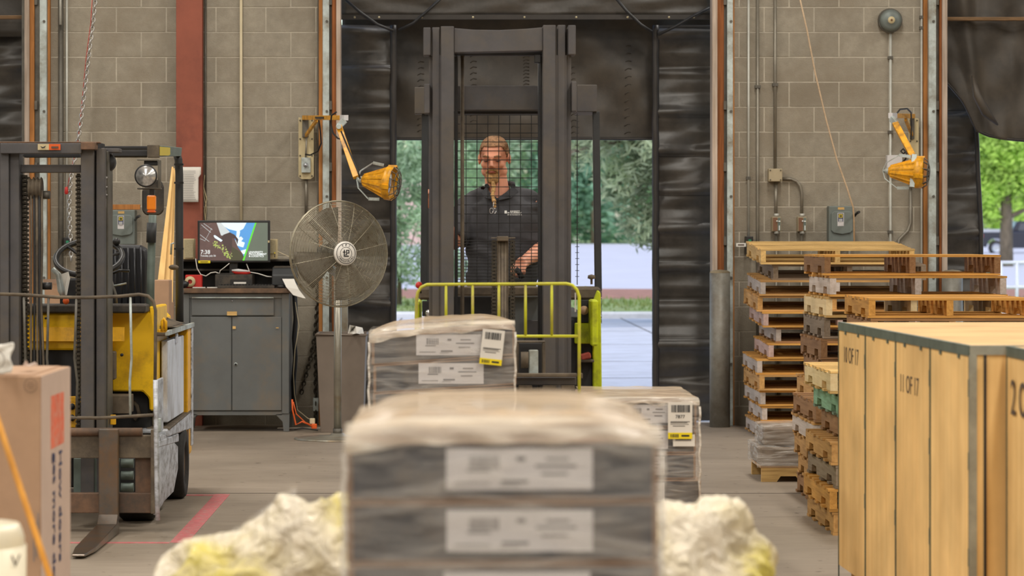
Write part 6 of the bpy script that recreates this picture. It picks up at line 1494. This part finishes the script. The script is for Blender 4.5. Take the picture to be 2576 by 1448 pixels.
def carton_stack(name, label, x0, x1, y0, D, z_top, bh, n, lx0, lw, lh, jit, skew, dome, seed, base=.12, tagi=None, topfilm='film_top', amp=.01, flare=.0):
    t = thing(name, label, 'cartons', ((x0+x1)/2, y0+D/2, 0)); rnd = random.Random(seed)
    zb = z_top-bh*n
    for k in range(n):
        z1 = z_top-bh*k; dx = rnd.uniform(-jit, jit); sk_ = skew*(1-k/n)
        bx = part('carton', MB().add([(x0+dx,y0,z1-bh+.002-sk_/2),(x1+dx,y0,z1-bh+.002+sk_/2),(x1+dx,y0+D,z1-bh+.002+sk_/2),(x0+dx,y0+D,z1-bh+.002-sk_/2),(x0+dx,y0,z1-sk_/2),(x1+dx,y0,z1+sk_/2),(x1+dx,y0+D,z1+sk_/2),(x0+dx,y0+D,z1-sk_/2)],
             [(0,3,2,1),(4,5,6,7),(0,1,5,4),(1,2,6,5),(2,3,7,6),(3,0,4,7)]), 'cardboard_edge', t, bevel=.004)
        pr_ = part('printed_front', MB().add([(x0+dx+.012,y0-.0015,z1-bh+.010-sk_/2),(x1+dx-.010,y0-.0015,z1-bh+.010+sk_/2),(x1+dx-.010,y0-.0015,z1-.006+sk_/2),(x0+dx+.012,y0-.0015,z1-.006-sk_/2)], [(0,1,2,3)]), 'box_grey', bx)
        lo = lx0+rnd.uniform(-jit, jit)*1.2
        label_parts(bx, lo, y0-.002, z1-bh*.46-lh*.5+sk_*((lo+lw/2-(x0+x1)/2)/(x1-x0)), lw, lh)
    if base:
        for i in range(3): part('pallet_runner', MB().box(x0+(x1-x0-.04)*i/2, x0+(x1-x0-.04)*i/2+.04, y0, y0+D, 0, zb-.018), 'board_tan', t)
        part('pallet_deck', MB().box(x0-.01, x1+.01, y0-.01, y0+D, zb-.018, zb), 'board_tan', t)
    fm = filmbox(x0-.004, x1+.004, y0-.012, y0+D+.01, max(zb-.03, .02), z_top+.004, amp, 30, dome, seed, skew, flare)
    part('stretch_film', fm, 'film', t)
    # gathered overhang of the film round the top edge
    hw = lambda u: .022+.014*mn.noise(Vector((u*7, seed, 0)))
    def band(u, v):
        x = x0-.006+(x1-x0+.012)*u; zt = z_top+.008+dome*.25*(1-(2*abs(u-.5))**4)+skew*(u-.5)
        h_ = hw(u)+.02*max(0, .5-u); return (x, y0-.018-.006*math.sin(30*u+v*4)+.09*v*v*v, zt-h_+(h_+.006+dome*.3)*v**.7)
    part('film_overhang', MB().grid(band, 60, 8), topfilm, t)
    def cap(u, v):
        x = x0-.004+(x1-x0+.008)*u; y = y0+.07+(D-.07)*v; e = (1-(2*abs(u-.5))**4)*(1-(2*abs(v-.5))**3)
        return (x, y, z_top+.012+dome*(.25*(1-(2*abs(u-.5))**4)+.75*e)+skew*(u-.5)+.006*mn.noise(Vector((x*14, y*5, seed))))
    part('film_top', MB().grid(cap, 30, 24), 'film_cap', t)
    for x_ in (x0-.006, x1+.006):
        sg = -1 if x_ == x0-.006 else 1
        part('film_edge_roll', MB().tube([(x_+.003*math.sin(k*2.1), y0-.012+.003*math.sin(k*1.7), z_top-.02-k*.04+skew*.5*sg) for k in range(int((z_top-zb)/.04))], .005, n=6), 'film_thick', t)
    return t
sf_ = 1300.0
t = carton_stack('carton_stack', 'large blurred stack of grey printed cartons wrapped in clear film in the foreground centre', S(874,sf_), S(1656,sf_), YY(sf_), .95, ZZ(1108,sf_), .1192, 8, S(1122,sf_), .283, .080, .004, .004, .052, 3, tagi=None, amp=.010)
sm2 = 606.0
t = carton_stack('carton_stack', 'film wrapped carton stack with a yellow edged tag in front of the lift truck', S(932,sm2), S(1292,sm2), YY(sm2), .62, ZZ(835,sm2), .119, 8, S(1040,sm2), .270, .086, .02, .042, .045, 5, amp=.011)
tagcard(t, 1238, 873, .092, .145, sm2+2, 6, None)
sr2 = 584.0
t = carton_stack('carton_stack', 'lower film wrapped carton stack behind the foreground stack at right', S(1476,sr2), S(1756,sr2), YY(sr2), 1.0, ZZ(1010,sr2), .112, 6, S(1566,sr2), .19, .078, .012, 0, .006, 8, amp=.009)
tagcard(t, 1711, 1057, .104, .158, sr2+2, 0, '7877')
part('torn_label', MB().pb(1693,1092,1748,1122,sr2+1.5,.001), 'paper', t); bb = MB()
for i in range(10): bb.pb(1700+i*4, 1094, 1702+i*4, 1108, sr2+1.7, .001)
part('label_print', bb, 'ink_black', t, kind='stuff')
# pale pallet film below the right stack is part of the plastic heap behind the front stack
# ---------------------------------------------------------------- heap of crumpled plastic film behind the front stack
hs = 1000.0; hy = YY(hs)
b = MB()
def hb(px, py, r, dy=0, rz_=1): q_ = P(px, py, hs)+Vector((0, dy, 0)); b.ball((q_.x, q_.y, q_.z), (r, r*.9, r*rz_), 16, 10)
hb(560,1560,.20); hb(640,1500,.16); hb(600,1440,.085,.02,.7); hb(700,1400,.12); hb(770,1325,.082); hb(830,1420,.16); hb(880,1360,.10); hb(700,1330,.03); hb(520,1500,.09)
for x in range(900, 1700, 90): hb(x, 1480, .2)
hb(1700,1400,.12); hb(1760,1380,.10); hb(1850,1345,.07,0,1.1); hb(1800,1320,.055); hb(1880,1400,.06,0,1.6); hb(1820,1500,.12); hb(1700,1560,.2); hb(1860,1560,.08); hb(1690,1330,.05)
for x in range(560, 1860, 120): 
    q_ = P(x, 1700, hs); b.ball((q_.x, q_.y, .26), (.2, .4, .28), 14, 8)
me = remesh(b, 'plastic_film_heap', .012, 2)
nrm = [v_.normal.copy() for v_ in me.vertices]
for vtx, nv_ in zip(me.vertices, nrm):
    c_ = vtx.co
    n1 = abs(mn.noise(c_*7+Vector((3,1,2)))); n2 = abs(mn.noise(c_*17)); n3 = abs(mn.noise(c_*40))
    vtx.co = c_+nv_*((.3-n1)*.075+(.25-n2)*.032+(.2-n3)*.007)
    if vtx.co.z < .002: vtx.co.z = .002
def bag_mat():
    m = bpy.data.materials.new('bag_film'); m.use_nodes = True; t_ = m.node_tree; N = t_.nodes; K = t_.links.new; b_ = N['Principled BSDF']
    tc = N.new('ShaderNodeTexCoord'); n_ = N.new('ShaderNodeTexNoise'); n_.inputs['Scale'].default_value = 4.2; n_.inputs['Detail'].default_value = 5; K(tc.outputs['Object'], n_.inputs[0])
    cr = N.new('ShaderNodeValToRGB'); e = cr.color_ramp.elements; e[0].position = .34; e[0].color = L3((214,198,92)); e[1].position = .62; e[1].color = L3((232,220,198)); k = cr.color_ramp.elements.new(.46); k.color = L3((220,206,168)); K(n_.outputs[0], cr.inputs[0])
    K(cr.outputs[0], b_.inputs['Base Color']); b_.inputs['Roughness'].default_value = .22; b_.inputs['Specular IOR Level'].default_value = .8
    b_.inputs['Subsurface Weight'].default_value = .0
    n2 = N.new('ShaderNodeTexNoise'); n2.inputs['Scale'].default_value = 16; n2.inputs['Detail'].default_value = 6; n2.inputs['Distortion'].default_value = 1.5; K(tc.outputs['Object'], n2.inputs[0])
    bp = N.new('ShaderNodeBump'); bp.inputs['Strength'].default_value = 1; bp.inputs['Distance'].default_value = .035; K(n2.outputs[0], bp.inputs['Height']); K(bp.outputs[0], b_.inputs['Normal'])
    M['bag_film'] = m
bag_mat()
heap = part('plastic_film_heap', me, 'bag_film')
tag(heap, 'heap of crumpled cream and yellow plastic film around the foreground carton stack', 'plastic film')
part('loose_film', MB().grid(lambda u, v: P(555+190*u, 1345-95*u-40*u*u+v*(55+60*u), 985)+Vector((0, .03*mn.noise(Vector((u*6, v*4, 0))), 0)), 24, 12), 'film', heap)
# ---------------------------------------------------------------- plywood crates with steel edging
def crate(label, x0, x1, y0, y1, z1, group, writing=None, wy=None, endstrip=True):
    t = thing('plywood_crate', label, 'crate', ((x0+x1)/2, (y0+y1)/2, 0), 0, group)
    e = .004
    part('side_panel', MB().box(x0, x0+.012, y0+.01, y1-.004, .08, z1-.006), 'crate_ply', t, bevel=.001)
    part('side_panel', MB().box(x1-.012, x1, y0+.01, y1-.004, .08, z1-.006), 'crate_ply', t)
    part('end_panel', MB().box(x0+.012, x1-.012, y0+.004, y0+.016, .08, z1-.006), 'crate_ply', t); part('end_panel', MB().box(x0+.012, x1-.012, y1-.016, y1-.004, .08, z1-.006), 'crate_ply', t)
    part('lid', MB().box(x0, x1, y0+.002, y1-.002, z1-.006, z1+.004), 'crate_top', t, bevel=.001)
    part('base_skid', MB().box(x0+.05, x1-.05, y0+.03, y1-.03, 0, .08), 'board_tan', t)
    ed = part('edge_strip', MB().box(x0-e, x0-e/4, y0, y1, z1-.030, z1+.005).box(x0-e, x0+.015, y0, y1, z1+.004, z1+.006), 'crate_steel', t)
    if endstrip: part('edge_strip', MB().box(x0, x1, y0-.003, y0+.004, z1-.026, z1+.005).box(x0, x1, y0-.003, y0+.03, z1+.0045, z1+.0065), 'crate_steel_light', t)
    for yy, dd in ((y0, 1), (y1, -1)):
        part('corner_strip', MB().box(x0-e, x0+.002, min(yy, yy+.004*dd) if dd < 0 else yy, yy+.003*dd, .02, z1-.02), 'crate_steel', t)
    cl = MB()
    for k in (.25, .72):
        yy = y0+(y1-y0)*k; cl.box(x0-e-.001, x0, yy-.014, yy+.014, z1-.044, z1-.026)
    part('steel_claw', cl, 'crate_steel', t, kind='stuff')
    hg = MB(); 
    for zz in (z1-.17, z1-.42, z1-.75): hg.box(x0-e-.001, x0, y0-.004, y0+.008, zz, zz+.06)
    part('corner_clip', hg, 'crate_steel', t, kind='stuff')
    if writing:
        text(writing, 'lettering', .10, 'ink_soft', t, (x0-.0012, wy[0], wy[1]), right=(0,-1,0), up=(0,.0,1), ext=.0004, sx=1.0, bold=-.0005, kind='stuff')
    return t
zc = H-.3725; yA, yB = 9.54, 12.28; dx_ = .0186
def xl(y): return 1.771-(y-yA)*.0255
n4 = (yB-yA)/4
WR_ = {3: ('10 OF 17', (yB-.36, zc-.17)), 1: ('11 OF 17', None)}
for i in range(4):
    y0 = yA+n4*i; y1 = y0+n4-.005
    lb = ['plywood crate nearest the dark gap, at the near end of the left row', 'plywood crate marked 11 OF 17 in the middle of the left row', 'unmarked plywood crate between the two marked 10 and 11', 'plywood crate marked 10 OF 17 at the far end of the left row'][i]
    x0 = 1.771
    wr = {3: '10 OF 17', 1: None}.get(i); wy = None
    if i == 3: wr, wy = '10 OF 17', (y0+.36, zc-.135)
    if i == 1: lb = 'plywood crate marked 11 OF 17 in the middle of the left row'; wr, wy = '11 OF 17', (y1-.27, zc-.19)
    crate(lb, x0, 3.1, y0, y1, zc, 'plywood crates in the left row', wr, wy, i == 0)
t = crate('plywood crate marked 2 OF at the right edge, nearest the camera', 1.894, 3.1, 8.2, 9.515, zc, 'plywood crates at the right edge', None)
text('2 OF', 'lettering', .17, 'ink_soft', t, (1.894-.0055, 9.515-.26, zc-.17), right=(0,-1,0), up=(0,0,1), ext=.0004, sx=1.0)
nd = bpy.data.objects['plywood_crate']
xd = 1.771
part('corner_post', MB().box(xd-.003, xd+.024, yA-.006, yA+.003, .02, zc-.026), 'crate_steel_light', nd)
part('dark_gap', MB().box(xd+.049, xd+.057, yA-.0045, yA+.003, .08, zc-.026), 'ink_black', nd)
rotz_ = math.atan(.0255); pv = Vector((1.771, yA, 0))
for o_ in [q for q in bpy.data.objects if q.name.startswith('plywood_crate') and q.get('group') == 'plywood crates in the left row']:
    o_.location = pv+Matrix.Rotation(rotz_, 3, 'Z') @ (o_.location-pv); o_.rotation_euler = (0, 0, rotz_)
# ---------------------------------------------------------------- left foreground: tall carton, pole, tub
bs = 800.0; byy = YY(bs); bx1 = S(103,bs); ZT = ZZ(945,bs)
t = thing('moving_carton', 'tall brown moving carton with an orange square and sideways slogan at the left edge', 'box', (bx1-.3, byy+.33, 0), 0)
part('front', MB().box(bx1-.56, bx1, byy, byy+.66, 0, ZT), 'cardboard', t, bevel=.004)
sd2 = part('printed_side', MB().box(bx1, bx1+.002, byy+.002, byy+.658, .0, ZT-.002), 'cardboard_pale', t)
part('orange_square', MB().box(bx1+.002, bx1+.003, byy+.20, byy+.50, ZZ(1122,771), ZZ(991,771)), 'orange_print', sd2)
for s_, yo in (('How doers', .38), ('get more done', .23)):
    pass
text('How doers', 'lettering', .095, 'blue_ink', t, (bx1+.0035, byy+.41, ZZ(1136,775)-.0), right=(0,0,-1), up=(0,1,0), align='LEFT', ext=.0004, bold=.0015, sx=.85)
text('get more done', 'lettering', .095, 'blue_ink', t, (bx1+.0035, byy+.27, ZZ(1136,775)-.0), right=(0,0,-1), up=(0,1,0), align='LEFT', ext=.0004, bold=.0015, sx=.85)
rg = P(77,969,bs+1)
mb = MB().tube([rg+Vector((.02*math.cos(k*.314), -.001, .022*math.sin(k*.314))) for k in range(20)], .0009, n=4, closed=True)
for dz_, w_ in ((.008,.010),(.0,.014),(-.008,.008)): mb.box(rg.x-w_, rg.x+w_, rg.y-.001, rg.y, rg.z+dz_-.0008, rg.z+dz_+.0008)
part('round_stamp', mb, 'ink_soft', t)
mb = MB()
for i, (x_, y0_, y1_) in enumerate(((84,1330,1412),(90,1310,1400),(95,1290,1330))): mb.pb(x_, y0_, x_+2.5, y1_, bs+1, .001)
part('side_print', mb, 'ink_grey', t, kind='stuff')
part('lid_flap', MB().box(bx1-.56, bx1-.03, byy+.02, byy+.64, ZT, ZT+.003), 'cardboard', t)
tag(part('paper_scraps', MB().add([P(58,918,780),P(66,906,778),P(72,917,776),P(88,910,774),P(95,917,772),P(75,921,785)], [(0,1,2),(2,3,4,5),(0,2,5)]), 'cardboard_pale', solid=.002), 'torn paper scraps on top of the tall moving carton', 'paper')
cup = thing('torn_bag', 'torn white plastic bag with a ring mark on the moving carton at the left edge', 'bag', P(5,938,790))
part('bag', MB().grid(lambda u, v: P(-60+(85+5*v+4*math.sin(9*v))*u, 940-75*v-3*math.sin(8*u), 805)+Vector((0,.05*math.sin(3*u)+.01*mn.noise(Vector((u*5,v*6,1))),0)), 14, 12), 'paper', cup, solid=.004)
part('ring_mark', MB().tube([P(-4+15*math.cos(k*.35), 905+20*math.sin(k*.35), 812) for k in range(18)], .0012, n=4, closed=True), 'ink_soft', cup)
ps2 = 960.0
pl = part('wooden_pole', MB().tube([P(-25,1000,ps2-20), P(125,1448,ps2), P(176,1600,ps2+8), P(300,1960,ps2+25)], .0085, n=14), 'handle_wood'); 
tag(pl, 'long golden wooden pole slanting in front of the tall moving carton', 'pole')
tbs = 1000.0
tb2 = thing('plastic_tub', 'cream plastic tub with faint letters in the lower left corner', 'tub', P(-10,1600,tbs))
part('tub_body', MB().lathe([(0,0),(.14,0),(.15,.02),(.158,.735),(.0,.735)], (S(-108,tbs), YY(tbs)+.1, 0), (0,0,1), 32), 'bag_cream', tb2)
part('tub_lid', MB().lathe([(.150,.72),(.153,.73),(.153,.755),(.147,.775),(.14,.79),(0,.80)], (S(-108,tbs), YY(tbs)+.1, 0), (0,0,1), 32), 'bag_cream', tb2)
text('SW', 'lettering', .045, 'ink_soft', tb2, (S(16,tbs), YY(tbs)-.0+.015, ZZ(1414,tbs)), right=(.97,.3,0), up=(0,0,1))
bpy.data.scenes.remove(TMP)
